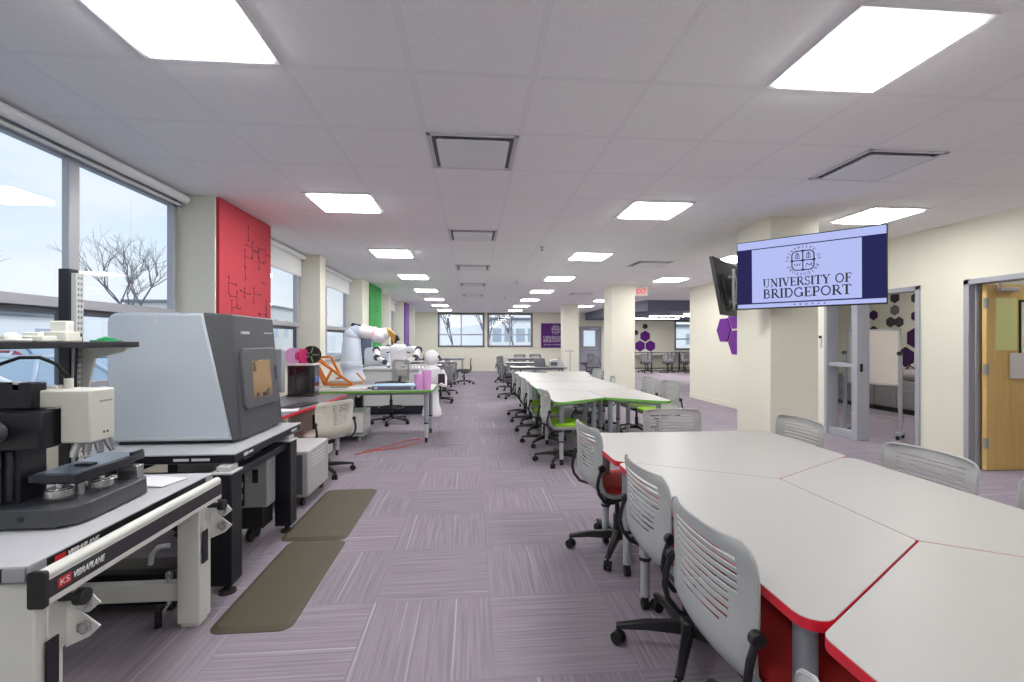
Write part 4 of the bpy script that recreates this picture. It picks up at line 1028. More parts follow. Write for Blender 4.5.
# dark case and curved duct under the bench
w = thing('floor_case', 'black case with a pale curved handle stored under the white bench', 'case', (-1.75, 2.57, 0)); b = w.location.copy()
MB().box(-2.02, -1.5, 2.49, 2.65, .06, .22).build('body', BLACK, w, .02, base=b)
MB().tube([(-1.66, 2.55, .22), (-1.655, 2.55, .27), (-1.62, 2.55, .31), (-1.57, 2.55, .315)], .013, 10).build('handle', LGREY, w, base=b)
MB().box(-2.0, -1.52, 2.51, 2.63, .03, .06).build('stand', BLACKM, w, .01, base=b)
for x in (-1.98, -1.54): MB().cyl((x - .012, 2.52, .03), (x + .012, 2.52, .03), .03).build('wheel', RUBBER, w, base=b)

# ------------------------------------------------------------------ black isolation table with the powder printer
w = thing('isolation_table', 'black vibration isolation table carrying the large silver printer', 'workbench', (-1.75, 3.2, 0)); b = w.location.copy()
MB().box(-2.2, -1.315, 2.70, 3.69, .742, .75).build('tabletop', mat('grey_top', (182, 184, 188), .4), w, .002, base=b)
tp = MB().box(-2.198, -1.316, 2.702, 3.688, .698, .742).build('top_plate', BLACKM, w, .003, base=b)
MB().box(-2.17, -1.34, 2.73, 3.66, .69, .698).build('top_underside', LGREY, tp, base=b)
t = MB().box(-1.64, -1.56, 2.699, 2.702, .712, .726).box(-1.545, -1.45, 2.699, 2.702, .712, .726).box(-1.316, -1.313, 2.80, 2.85, .712, .73).box(-1.316, -1.313, 2.86, 2.91, .714, .728).box(-1.316, -1.313, 3.50, 3.60, .712, .728)
t.build('label_plate', mat('label_white', (214, 216, 220), .5), tp, base=b)
for x in (-1.415, -2.14):
    for y in (2.64, 3.46):
        l = MB().box(x, x + .11, y, y + .12, .045, .648).build('leg', BLACKM, w, .004, base=b)
        MB().box(x - .004, x + .114, y - .004, y + .124, .648, .662).box(x + .02, x + .095, y + .02, y + .105, .662, .69).build('leg_cap', LGREY, l, .005, base=b)
        MB().lathe([(.045, 0), (.042, .012), (.018, .022), (.016, .05), (0, .05)], (x + .075, y + .03, 0)).build('levelling_foot', RUBBER, l, base=b)
t = MB().box(-1.40, -1.33, 2.76, 3.46, .60, .645).box(-2.1, -1.4, 2.70, 2.76, .57, .64).box(-2.1, -1.4, 3.50, 3.56, .57, .64).box(-2.12, -2.05, 2.76, 3.46, .57, .64); t.build('cross_beam', BLACKM, w, .004, base=b)
# rack box under the table
w = thing('rack_cabinet', 'grey instrument cabinet on a black wheeled base beneath the printer table', 'cabinet', (-1.7, 3.25, 0)); b = w.location.copy()
MB().box(-1.98, -1.40, 3.30, 3.44, .24, .60).build('body', MGREY, w, .006, base=b)
k = MB().box(-1.60, -1.545, 3.296, 3.30, .255, .585).build('side_strip', BLACK, w, base=b)
t = MB()
for z in (.30, .38, .47): t.box(-1.58, -1.555, 3.285, 3.297, z, z + .035)
t.build('connector', LGREY, k, .003, base=b)
MB().box(-1.495, -1.455, 3.292, 3.301, .41, .50).build('grip', BLACK, w, .004, base=b)
MB().cyl((-1.522, 3.288, .445), (-1.522, 3.301, .445), .012).build('lock', CHROME, w, base=b)
MB().box(-2.0, -1.42, 3.29, 3.445, .10, .24).build('plinth', BLACK, w, .006, base=b)
for x in (-1.93, -1.52):
    for y in (3.33, 3.41): MB().cyl((x - .016, y, .042), (x + .016, y, .042), .042).cyl((x, y, .05), (x, y, .1), .012, n=8).build('caster', RUBBER, w, base=b)
# ---- printer
w = thing('powder_printer', 'large silver and graphite industrial 3D printer with an amber window', 'printer', (-1.8, 3.3, .75)); b = w.location.copy()
MB().box(-2.12, -1.47, 2.985, 3.63, .75, .772).build('plinth', BLACK, w, base=b)
Y0, Y1 = 2.945, 3.665
prof = round_poly([(-2.165, .772), (-1.45, .772), (-1.62, 1.545), (-2.165, 1.545)], [.02, .0, .0, .06], 6)
bd = MB().prism(prof, 0, Y1 - Y0, frame((0, Y1, 0), (1, 0, 0), (0, 0, 1), (0, -1, 0))).build('silver_body', SILVER, w, .018, 3, base=b)
MB().box(-2.05, -1.55, Y0 - .003, Y0 + .004, .783, .797).box(-1.90, -1.88, Y0 - .002, Y0 + .003, 1.475, 1.505).build('badge_strip', LGREY, bd, .002, base=b)
t = MB()
F = [(-1.448, 2.945, .765), (-1.625, 2.945, 1.548), (-1.625, 3.665, 1.548), (-1.448, 3.665, .765)]
G = [(-1.425, 3.0, .765), (-1.485, 3.015, 1.54), (-1.485, 3.60, 1.54), (-1.425, 3.62, .765)]
A = [t.v(*p) for p in F]; B_ = [t.v(*p) for p in G]
t.face(A[::-1]); t.face(B_)
for i in range(4): t.face([A[i], A[(i + 1) % 4], B_[(i + 1) % 4], B_[i]])
fr_ = t.build('graphite_front', GRAPH, w, .018, 3, base=b)
# front face frame: x runs along Y, y up the slightly leaning face
fo_ = Vector((-1.425, 3.0, .765)); up = (Vector((-1.485, 3.0, 1.54)) - fo_).normalized(); ax = Vector((0, 1, 0)); nz = ax.cross(up)
FM = frame(fo_, ax, up, nz)
dr = MB().prism(round_poly([(.06, .17), (.575, .17), (.575, .565), (.06, .565)], .045, 6), -.01, .016, FM).build('door', GRAPHD, w, .008, 3, base=b)
MB().prism(round_poly([(.175, .235), (.455, .235), (.445, .47), (.46, .48), (.185, .48), (.18, .45)], .02, 4), .0155, .0175, FM).build('amber_window', mat('amber_glass', (176, 138, 88), .12, .35, vary=.15, coat=1.0), dr, .001, base=b)
t = MB().prism(round_poly([(.185, .41), (.235, .405), (.225, .465), (.19, .475)], .012, 3), .0172, .0179, FM).prism([(.20, .237), (.25, .237), (.24, .27), (.21, .262)], .0172, .0179, FM).prism([(.30, .237), (.40, .237), (.40, .285), (.36, .27), (.30, .258)], .0172, .0179, FM)
t.build('window_interior', mat('amber_dark', (58, 26, 18), .15, coat=1.0), dr, base=b)
MB().prism(round_poly([(.515, .33), (.55, .33), (.55, .435), (.515, .435)], .01, 3), .014, .0185, FM).build('door_grip', BLACK, dr, base=b)
for i, wd in enumerate((.010, .098)): MB().box(.10 + i * .018, .10 + i * .018 + wd, .657, .674, -.002, .0012, FM).build('badge_mark', LGREY, fr_, base=b)
t = MB(); t.box(.43, .57, .664, .671, -.002, .0012, FM); t.build('model_strip', LGREY, fr_, base=b)
# ---- perforated box past the table
w = thing('vented_cabinet', 'light grey cabinet on casters with rows of vent slots in its side', 'cabinet', (-1.6, 4.23, 0)); b = w.location.copy()
MB().box(-1.86, -1.365, 3.99, 4.54, .075, .46).build('body', mat('cabinet_grey', (186, 186, 188), .5), w, .012, 3, base=b)
t = MB()
for i in range(5):
    for j in range(4): t.prism(round_poly([(-.022, -.0065), (.022, -.0065), (.022, .0065), (-.022, .0065)], .006, 3), 0, .0015, frame((-1.365, 4.12 + i * .066, .31 + j * .032), (0, 1, 0), (0, 0, 1), (1, 0, 0)))
t.build('vent_slots', mat('slot_white', (226, 226, 222), .6), w, base=b)
MB().box(-1.84, -1.41, 3.986, 3.992, .10, .43).build('back_panel', mat('panel_dark', (92, 92, 96), .5), w, base=b)
for x in (-1.82, -1.42):
    for y in (4.03, 4.50): MB().cyl((x - .012, y, .03), (x + .012, y, .03), .03).cyl((x, y, .04), (x, y, .08), .01, n=8).build('caster', RUBBER, w, base=b)

# ------------------------------------------------------------------ red-edged desk by the window
w = thing('window_desk', 'dark-topped desk with a red edge under the left windows, past the printer', 'table', (-1.85, 4.9, 0)); b = w.location.copy()
dk = round_poly([(-2.25, 3.98), (-1.66, 3.98), (-1.53, 5.95), (-2.25, 5.95)], [.03, .05, .12, .03], 5)
MB().prism(dk, .692, .719).build('edge_band', RED, w, .002, base=b)
MB().prism(inset_poly(dk, .004), .70, .72).build('tabletop', mat('slate_laminate', (106, 106, 112), .38), w, .001, base=b)
for x, y in ((-1.72, 4.35), (-2.17, 4.35), (-1.63, 5.75), (-2.17, 5.75)):
    l = MB().cyl((x, y, .07), (x, y, .692), .028).build('leg', LEGM, w, base=b)
    MB().cyl((x - .012, y, .026), (x + .012, y, .026), .026).cyl((x, y, .03), (x, y, .075), .016, n=10).build('caster', RUBBER, l, base=b)
w = thing('desk_pc', 'white computer tower with a black back panel beneath the red-edged desk', 'computer', (-1.9, 5.7, 0)); b = w.location.copy()
MB().box(-2.1, -1.72, 5.50, 5.90, .02, .60).build('case', OFFW, w, .01, base=b)
MB().box(-1.83, -1.74, 5.493, 5.502, .36, .53).build('vent', BLACK, w, base=b)
MB().box(-2.08, -1.74, 5.52, 5.88, 0, .02).build('foot', RUBBER, w, base=b)
w = thing('computer_monitor', 'grey back of a monitor on the red-edged desk beside the printer', 'monitor', (-1.88, 4.45, .72)); b = w.location.copy()
T = Matrix.Translation((-2.0, 4.55, .9)) @ Matrix.Rotation(math.radians(-24), 4, 'Z') @ Matrix.Rotation(math.radians(-7), 4, 'X')
MB().prism(round_poly([(-.28, -.0), (.28, -.0), (.24, .40), (-.26, .40)], .02, 3), -.03, .02, T @ frame((0, 0, 0), (1, 0, 0), (0, 0, 1), (0, -1, 0))).build('case', mat('monitor_grey', (142, 145, 152), .45), w, .01, base=b)
MB().cyl((-2.0, 4.56, .73), (-2.0, 4.56, .95), .03).lathe([(.11, .72), (.11, .73), (.04, .742), (0, .742)], (-2.0, 4.56, 0)).build('stand', BLACK, w, base=b)
o = MB().prism(round_poly([(-.22, -.08), (.22, -.08), (.22, .08), (-.22, .08)], .02, 3), 0, .016, Matrix.Rotation(1.35, 4, 'Z')).build('keyboard', BLACK, None, .004); o.location = (-1.74, 4.85, .72); tag(o, 'black keyboard on the red-edged desk', 'keyboard')
o = MB().prism([(-.15, -.11), (.15, -.11), (.15, .11), (-.15, .11)], 0, .005, Matrix.Rotation(.3, 4, 'Z')).build('paper_stack', PAP, None); o.location = (-1.80, 4.55, .72); tag(o, 'white papers near the front of the red-edged desk', 'paper')
# black tower printer with spools on it
w = thing('tower_printer', 'glossy black tower shaped desktop machine on the red-edged desk', 'printer', (-2.03, 5.79, .72)); b = w.location.copy()
GB_ = mat('gloss_black', (22, 23, 30), .14, coat=.6)
MB().prism(round_poly([(-2.18, 5.66), (-1.92, 5.66), (-1.88, 5.70), (-1.88, 5.88), (-1.92, 5.92), (-2.18, 5.92)], .03, 3), .735, 1.085).build('body', GB_, w, .01, base=b)
MB().prism(round_poly([(-2.19, 5.65), (-1.87, 5.65), (-1.87, 5.93), (-2.19, 5.93)], .03, 3), 1.085, 1.105).build('lid', WHITE, w, .004, base=b)
MB().prism(round_poly([(-2.19, 5.65), (-1.87, 5.65), (-1.87, 5.93), (-2.19, 5.93)], .03, 3), .72, .74).build('base', BLACK, w, .004, base=b)
MB().box(-1.882, -1.877, 5.71, 5.87, .78, 1.06).build('front_glass', mat('dark_blue_glass', (36, 44, 70), .08, coat=1), w, base=b)
MB().box(-1.877, -1.874, 5.73, 5.84, .88, .95).build('display', mat('display_blue', (70, 110, 190), .2), w, base=b)
MB().box(-2.10, -2.07, 5.655, 5.661, .76, 1.07).build('corner_strip', mat('strip_navy', (40, 42, 60), .2), w, base=b)
PK = mat('pink_translucent', (226, 178, 226), .3, trans=.3); MG = mat('magenta_plastic', (204, 52, 118), .35); DG_ = mat('dark_green_filament', (34, 58, 44), .5)
def spool(x, y, m, r, lab, ang, hubm):
    w = thing('filament_spool', lab, 'spool', (x, y, 1.105 + r), ang, 'spools standing on the black tower')
    R = Matrix.Rotation(PI / 2, 4, 'X')
    MB().lathe([(.03, -.03), (r, -.03), (r, -.024), (r * .8, -.022), (r * .8, .022), (r, .024), (r, .03), (.03, .03)], n=28, M=R).build('reel', m, w)
    MB().torus((0, 0, 0), r * .72, .02, 28, 8, R).build('filament', hubm, w)
    t = MB()
    for i in range(5):
        a = 2 * PI * i / 5; t.bar((.02 * math.cos(a), -.034, .02 * math.sin(a)), (r * .9 * math.cos(a), -.034, r * .9 * math.sin(a)), .014, .006, (0, 1, 0))
    t.build('spokes', hubm, w)
spool(-2.13, 5.72, PK, .095, 'pale pink round spool leaning at the left on the black tower', .3, PK)
spool(-2.03, 5.76, MG, .09, 'magenta spool standing edge-on in the middle of the black tower', 1.15, MG)
spool(-1.94, 5.80, mat('dark_reel', (28, 30, 30), .4), .105, 'black and green spool at the right on the black tower', -.1, mat('mint_green', (110, 158, 120), .5))
# ------------------------------------------------------------------ cream chair by the red-edged desk
chair('cream', -1.56, 4.97, 146, 'pale ribbed office chair turned toward the red-edged desk, beside the vented cabinet', 'loose office chairs on the left').scale = (1, 1, .92)
# ------------------------------------------------------------------ green-edged table on the left with robot kit
table([(-2.15, 6.22), (-.535, 6.27), (-.535, 7.15), (-2.15, 7.15)], GREEN, 'white table with green edge left of the aisle holding the orange truss and pink cups', 'green-edged white tables',
      [(-.63, 6.37), (-.63, 7.04), (-2.02, 7.04), (-2.02, 6.37)], .05)
# orange truss: a triangular frame with a second leaning frame
OR = mat('orange_plywood', (204, 116, 42), .55, vary=.1)
w = thing('orange_truss', 'orange triangular truss frame standing on the green-edged table left of the aisle', 'frame', (-1.85, 6.45, .72)); b = w.location.copy()
def P3(u, v, Y):
    th = math.radians(4.8); a = (u - 512) / 465; c, s = math.cos(th), math.sin(th)
    k = Y / (c - a * s); return Vector(((a * c + s) * k, Y, 1.375 + (341 - v) / 465 * k))
def truss(name, nodes, links, wd):
    t = MB()
    for a, c in links: t.bar(nodes[a], nodes[c], .032, wd * 1.35, (0, 1, 0))
    return t.build(name, OR, w, .003, base=b)
n1 = {k: P3(u, v, 6.42) for k, (u, v) in dict(A=(312.5, 357), B=(324.5, 384.5), C=(352.5, 384.5), D=(332, 369.5), E=(316, 356)).items()}
n1['E'] = P3(317, 356.5, 6.55)
truss('front_frame', n1, [('A', 'B'), ('B', 'C'), ('A', 'D'), ('D', 'C'), ('B', 'D'), ('A', 'E'), ('E', 'D')], .022)
n2 = {k: P3(u, v, 6.85) for k, (u, v) in dict(A=(314, 357.5), B=(328, 384), C=(347, 384), D=(331, 357), E=(341, 377)).items()}
truss('rear_frame', n2, [('A', 'D'), ('D', 'E'), ('B', 'C'), ('A', 'B'), ('E', 'B')], .022)
t = MB()
for a, c in (('A', 'A'), ('B', 'B'), ('C', 'C')): t.bar(n1[a], n2[c], .022, .022)
t.build('cross_bar', OR, w, .003, base=b)
w = thing('paper_pile', 'pile of white papers at the foot of the orange truss', 'paper', (-1.75, 6.52, .72))
MB().prism([(-.32, -.15), (.3, -.15), (.32, .12), (-.3, .12)], 0, .012).build('sheets', PAP, w)
w = thing('clear_box', 'pale green clear box inside the orange truss', 'box', (-1.83, 6.62, .72))
MB().prism(round_poly([(-.12, -.08), (.12, -.08), (.12, .08), (-.12, .08)], .02, 3), .012, .10).build('body', mat('pale_green_plastic', (172, 186, 160), .4), w, .006)
MB().box(-.125, .125, -.085, .085, .10, .115).build('lid', LGREY, w, .004)
MB().box(-.05, .05, .10, .14, .0, .03).build('tray', LGREY, w, .003)
w = thing('orange_strut', 'orange diagonal strut leaning behind the orange truss by the robot base', 'frame', (-1.45, 7.02, .72)); b = w.location.copy()
MB().bar(P3(357, 373, 7.05), P3(364, 381, 6.95), .03, .02, (0, 1, 0)).bar(P3(364, 382, 6.95), P3(354, 384.4, 6.95), .02, .02).build('strut', mat('pale_orange', (212, 150, 100), .55), w, .003, base=b)
# blue flat case, pink cups, small black gadget
w = thing('blue_case', 'flat case with a pale blue top on the left green-edged table', 'case', (-1.05, 6.5, .72))
MB().prism(round_poly([(-.30, -.17), (.30, -.17), (.30, .17), (-.30, .17)], .02, 3), .0, .048).build('body', mat('case_slate', (100, 104, 122), .45), w, .006)
MB().prism(round_poly([(-.295, -.165), (.295, -.165), (.295, .165), (-.295, .165)], .02, 3), .048, .06).build('lid', mat('pale_blue_lid', (158, 196, 226), .4), w, .004)
MB().box(-.05, .08, -.03, .01, .06, .062).build('sticker', WHITE, w)
t = MB().box(.22, .26, -.176, -.168, .012, .04).box(-.26, -.22, -.176, -.168, .012, .04); t.build('latch', LGREY, w, .002)
CUP = glass_mat('pink_clear_plastic', (.985, .90, .98, 1), 1.45, .05, (lin(246), lin(196), lin(244), .5))
for i, (x, y, h, r, lab) in enumerate(((-.725, 6.37, .20, .062, 'pink clear cup nearest the camera at the right end of the green-edged table'), (-.63, 6.43, .25, .066, 'tallest pink clear cup, standing at the corner of the green-edged table'), (-.76, 6.56, .19, .058, 'pink clear cup behind the other two on the green-edged table'))):
    w = thing('plastic_cup', lab, 'cup', (x, y, .72), group='pink clear cups')
    MB().lathe([(r * .8, .0), (r * .82, .004), (r, h), (r - .004, h), (r * .8 - .002, .008), (0, .008), (0, 0)], n=24).build('cup', CUP, w)
    MB().torus((0, 0, h), r, .004, 24, 6).build('rim', CUP, w)
w = thing('cable_controller', 'small black and white gadget with a cable in front of the blue case', 'gadget', (-1.42, 6.45, .72))
MB().box(-.06, .06, -.03, .03, 0, .022).build('body', WHITE, w, .006)
MB().tube([(-.06, 0, .012), (-.15, -.03, .008), (-.28, .02, .008), (-.42, -.05, .008), (-.5, -.02, .008)], .006, 6).build('cable', RUBBER, w)
MB().box(.0, .05, -.032, -.02, .01, .03).build('knob', BLACK, w, .003)
# controller on casters with a coiled cable
w = thing('robot_controller', 'low white controller box on a wheeled dolly under the green-edged table', 'controller', (-1.75, 6.75, 0)); b = w.location.copy()
MB().box(-2.08, -1.50, 6.50, 6.98, .12, .40).build('case', mat('controller_white', (220, 222, 222), .45), w, .01, base=b)
dl = MB().box(-2.10, -1.48, 6.47, 7.0, .075, .11).build('dolly', MGREY, w, .004, base=b)
for x in (-2.04, -1.55):
    for y in (6.53, 6.94): MB().cyl((x - .014, y, .03), (x + .014, y, .03), .03).cyl((x, y, .04), (x, y, .076), .014, n=8).build('caster', LGREY, dl, base=b)
w = thing('cable_coil', 'coil of black cable lying on the white controller box', 'cable', (-1.83, 6.68, .40))
t = MB()
for i, (r, z) in enumerate(((.17, .012), (.15, .014), (.16, .034), (.14, .036), (.155, .056), (.12, .03))): t.torus((.01 * (i % 3) - .01, .008 * (i % 2), z), r * (.95 + .05 * (i % 2)), .012, 28, 6, Matrix.Rotation(.05 * (i % 3), 4, 'X'))
t.build('loops', RUBBER, w)
MB().cyl((.10, -.14, .012), (.16, -.15, .012), .012).cyl((-.1, -.15, .012), (-.15, -.14, .012), .012).build('plug', LGREY, w)
# red cables on the floor
t = MB()
t.tube([(-1.42, 5.75, .006), (-1.2, 5.95, .006), (-.95, 6.05, .006), (-.75, 6.32, .006), (-.72, 6.6, .006), (-.9, 6.5, .006), (-1.15, 6.1, .006), (-1.35, 5.9, .006)], .0055, 6)
tag(t.build('floor_cable', mat('red_cable', (200, 62, 52), .5), None), 'thin red cables trailing over the carpet in front of the controller box', 'cable')
# ---- collaborative robot arm on a pedestal
w = thing('robot_pedestal', 'tall grey pedestal carrying the pale blue robot arm behind the green-edged table', 'pedestal', (-2.0, 7.65, 0)); b = w.location.copy()
MB().box(-2.12, -1.86, 7.48, 7.80, 0, .72).build('column', mat('pedestal_grey', (158, 164, 172), .5), w, .008, base=b)
MB().box(-2.18, -1.80, 7.42, 7.86, .72, .745).build('plate', STEEL, w, .004, base=b)
k = MB().box(-1.85, -1.75, 7.52, 7.64, .02, .68).build('cabinet', BLACK, w, .006, base=b)
MB().cyl((-1.80, 7.52, .60), (-1.80, 7.49, .60), .04).cyl((-1.80, 7.52, .52), (-1.80, 7.49, .52), .035).build('connector', LGREY, k, .004, base=b)
RB = mat('robot_pale_blue', (202, 212, 228), .4); RW = mat('robot_white', (236, 234, 238), .38)
w = thing('collaborative_robot', 'pale blue and white robot arm reaching over the green-edged table with a brass coloured gripper', 'robot', (-2.0, 7.62, .745)); b = w.location.copy()
Yr = 7.62
q = lambda u, v, dy=0: P3(u, v, Yr + dy)
bs = q(353, 372)
MB().lathe([(.19, 0), (.19, .05), (.165, .10), (.15, .20), (.165, .24), (0, .26)], (bs.x, Yr, .745), 28).build('base', RB, w, base=b)
t = MB(); sh = q(351.5, 362); el = q(353, 335)
t.tube([(sh.x, Yr, sh.z - .12), (sh.x, Yr, sh.z + .05), (sh.x + .0, Yr, sh.z + .25), (el.x - .01, Yr, el.z - .02), (el.x, Yr, el.z + .03)], [.15, .16, .145, .13, .10], 20)
t.ball((sh.x, Yr, sh.z - .04), (.17, .17, .17), 20, 12).ball((el.x, Yr, el.z), (.14, .14, .13), 20, 12); t.build('lower_arm', RB, w, base=b)
e2 = q(358.5, 331.5); wr = q(379, 336)
MB().tube([el + Vector((-.02, 0, .0)), e2, q(361, 330)], [.13, .12, .09], 18).build('elbow', mat('robot_blue_grey', (160, 172, 192), .4), w, base=b)
fa = MB().tube([q(360, 330.5), q(363, 331.5), q(371, 333), q(376, 334.5)], [.095, .11, .105, .085], 18).build('forearm', RW, w, base=b)
MB().tube([q(373.5, 333.2), q(376.5, 333.8)], [.112, .10], 18).build('status_ring', mat('pink_ring', (246, 176, 190), .35, emit=(250, 150, 170), es=.25), fa, base=b)
MB().ball(q(379.5, 336), (.125, .125, .125), 20, 12).tube([q(378, 336), q(388, 332.5)], [.12, .085], 18).tube([q(378, 336), q(377, 339.5)], [.12, .11], 18).build('wrist', RW, w, base=b)
gp = MB().tube([q(386, 332), q(389, 331)], [.07, .06], 14).bar(q(388, 330.5), q(394.5, 337), .08, .10, (0, 1, 0)).bar(q(394, 334), q(393, 342), .07, .09, (0, 1, 0)).build('gripper', mat('brass_gripper', (186, 146, 70), .35, .6), w, .008, base=b)
MB().bar(q(395, 336.5), q(397.5, 341), .09, .07, (0, 1, 0)).cyl(q(397, 337), q(398, 336.5), .035).bar(q(396.5, 341), q(394, 342), .05, .05, (0, 1, 0)).build('gripper_finger', mat('dark_bronze_part', (52, 40, 40), .4, .4), gp, .004, base=b)
MB().tube([q(351, 325.5), q(353, 323.8), q(359, 325), q(370, 328)], .012, 8).cyl(q(352, 324.6), q(354, 324.4), .025).build('dress_cable', BLACK, w, base=b)
MB().tube([q(360, 338, .1), q(359.3, 350, .1), q(359.5, 362, .1)], .035, 8).build('cable_pack', BLACK, w, base=b)
w = thing('wall_monitor', 'grey flat screen on the window pier behind the robot arm', 'monitor', (-2.27, 9.9, 1.1)); b = w.location.copy()
MB().box(-2.45, -2.10, 9.88, 9.93, 1.0, 1.5).build('case', mat('monitor_slate', (118, 124, 142), .4), w, .01, base=b)
MB().box(-2.43, -2.12, 9.876, 9.881, 1.03, 1.47).build('screen', mat('screen_slate', (104, 112, 134), .2), w, base=b)
MB().box(-2.29, -2.25, 9.88, 9.95, .72, 1.02).build('stand', BLACK, w, .004, base=b)
# ---- drafting stool
def make_stool():
    w = thing('drafting_stool', 'x', 'stool')
    tb, t2 = make_back(mat('stool_back', (166, 164, 158), .6))
    for t in (tb, t2): bmesh.ops.translate(t.bm, verts=t.bm.verts, vec=(0, 0, .22))
    bk = tb.build('backrest', MATS['stool_back'], w, solid=.0045); t2.build('rim', MATS['stool_back'], bk)
    out = round_poly([(-.19, -.215), (.225, -.225), (.225, .225), (-.19, .215)], [.06, .11, .11, .06], 6)
    t = MB(); t.prism(out, .64, .69, top=inset_poly(out, .015)); t.build('seat', DARKFAB, w, .01)
    MB().bar((-.19, 0, .78), (-.14, 0, .62), .05, .02).bar((-.14, 0, .63), (.1, 0, .63), .05, .02).build('back_support', BLACK, w, .003)
    MB().cyl((0, 0, .3), (0, 0, .64), .016).cyl((0, 0, .1), (0, 0, .4), .026).build('gas_column', BLACK, w)
    r = MB().torus((0, 0, .27), .21, .011, 28, 8)
    for i in range(4): a = PI / 2 * i + .4; r.cyl((.02 * math.cos(a), .02 * math.sin(a), .25), (.21 * math.cos(a), .21 * math.sin(a), .27), .009, n=8)
    r.build('foot_ring', BLACK, w)
    t = MB().lathe([(.03, .07), (.045, .08), (.045, .12), (.03, .14)], n=16)
    for i in range(5):
        a = 2 * PI * i / 5 - .55; t.bar((.02 * math.cos(a), .02 * math.sin(a), .10), (.32 * math.cos(a), .32 * math.sin(a), .075), .036, .026)
    t.build('base', BLACK, w, .004)
    for i in range(5):
        a = 2 * PI * i / 5 - .55; x, y = .305 * math.cos(a), .305 * math.sin(a)
        MB().cyl((x - .018, y, .03), (x + .018, y, .03), .03).cyl((x, y, .03), (x, y, .07), .008, n=8).build('caster', RUBBER, w)
    return w
chair('stool', -1.36, 7.90, 226, 'grey backed drafting stool with a foot ring behind the left green-edged table', 'loose office chairs on the left')
# ---- white cart with red letters and a two-armed robot
w = thing('robot_cart', 'white cart with big red letters carrying the two-armed robot', 'cart', (-1.4, 9.1, 0)); b = w.location.copy()
MB().box(-2.02, -.84, 8.85, 9.5, .16, .84).build('body', WHITE, w, .012, base=b)
MB().box(-2.0, -.86, 8.87, 9.48, .02, .16).build('plinth', mat('plinth_navy', (34, 34, 48), .5), w, .006, base=b)
MB().box(-2.06, -.80, 8.80, 9.55, .84, .87).build('worktop', mat('cart_top', (226, 226, 226), .4), w, .004, base=b)
MB().box(-1.52, -1.505, 8.846, 8.852, .2, .8).build('seam', LGREY, w, base=b)
sans('lettering', 'ABB', LOGO, frame((-1.36, 8.8495, .37), (1, 0, 0), (0, 0, 1), (0, -1, 0)), .20, w, width=.47, bold=.03, base=b)
t = MB(); rr = random.Random(4)
for i in range(9):
    x = -1.42 + i * .062; t.box(x, x + rr.uniform(.02, .045), 8.84, 8.87, .87, .87 + rr.uniform(.04, .10))
t.build('parts_fence', ENAMEL, w, .002, base=b)
w = thing('two_armed_robot', 'white two-armed robot with dark joints on the lettered cart', 'robot', (-1.45, 9.2, .87)); b = w.location.copy()
MB().loft([[(x, y, z) for x, y in round_poly([(-1.45 - a, 9.3 - d), (-1.45 + a, 9.3 - d), (-1.45 + a, 9.3 + d), (-1.45 - a, 9.3 + d)], .05, 4)] for a, d, z in ((.15, .12, .87), (.14, .12, 1.0), (.17, .13, 1.15), (.16, .12, 1.26), (.10, .08, 1.31))]).build('torso', RW, w, base=b)
JD = mat('joint_grey', (70, 74, 86), .45)
for s in (-1, 1):
    sh = Vector((-1.45 + s * .2, 9.26, 1.22)); e1 = Vector((-1.45 + s * .40, 9.15, 1.20)); e2 = Vector((-1.45 + s * .36, 9.0, 1.06)); e3 = Vector((-1.45 + s * .20, 8.93, .98)); e4 = Vector((-1.45 + s * .13, 8.92, .90))
    MB().tube([sh - Vector((s * .06, 0, 0)), sh, (sh + e1) / 2, e1], [.07, .075, .06, .06], 14).build('upper_arm', RW, w, base=b)
    MB().tube([e1, (e1 + e2) / 2, e2], [.055, .06, .05], 14).build('forearm', RW, w, base=b)
    MB().tube([e2, e3, e4], [.045, .045, .03], 12).build('wrist', RW, w, base=b)
    for p, r in ((sh, .082), (e1, .072), (e2, .06), (e3, .05)): MB().cyl(p - Vector((0, .05, 0)), p + Vector((0, .05, 0)), r, n=16).build('joint', JD, w, .006, base=b)
    MB().box(e4.x - .03, e4.x + .03, e4.y - .02, e4.y + .02, .874, .905).build('hand', JD, w, .003, base=b)
w = thing('machine_hood', 'rounded white machine cover left of the two-armed robot', 'machine', (-1.95, 9.7, 0)); b = w.location.copy()
MB().prism(round_poly([(-2.20, .87), (-1.70, .87), (-1.70, 1.12), (-1.85, 1.24), (-2.20, 1.24)], [.01, .01, .08, .09, .08], 5), 0, .3, frame((0, 9.95, 0), (1, 0, 0), (0, 0, 1), (0, -1, 0))).build('hood', mat('hood_white', (222, 228, 238), .4), w, .01, base=b)
MB().box(-2.2, -1.7, 9.65, 9.94, 0, .87).build('stand', LGREY, w, .006, base=b)
MB().box(-1.9, -1.75, 9.644, 9.652, .93, 1.05).build('hatch', LGREY, w, .003, base=b)
# ---- humanoid service robot
w = thing('humanoid_robot', 'white humanoid service robot standing past the pink cups', 'robot', (-.74, 8.50, 0)); b = w.location.copy()
MB().lathe([(.15, .0), (.175, .04), (.17, .12), (.13, .25), (.12, .40), (.11, .48), (.13, .52)], (-.74, 8.50, 0), 24).build('base', RW, w, base=b)
MB().lathe([(.10, .50), (.14, .58), (.15, .70), (.17, .80), (.15, .88), (.07, .93), (.05, .96)], (-.74, 8.50, 0), 24).build('torso', RW, w, base=b)
hd = MB().ball((-.74, 8.50, 1.07), (.135, .13, .145), 20, 14).build('head', RW, w, base=b)
t = MB()
for s in (-1, 1): t.cyl((-.74 + s * .135, 8.50, 1.07), (-.74 + s * .15, 8.50, 1.07), .05, n=14)
t.ball((-.615, 8.45, 1.09), .026, 10, 8).ball((-.615, 8.55, 1.09), .026, 10, 8); t.build('eyes_and_ears', JD, hd, base=b)
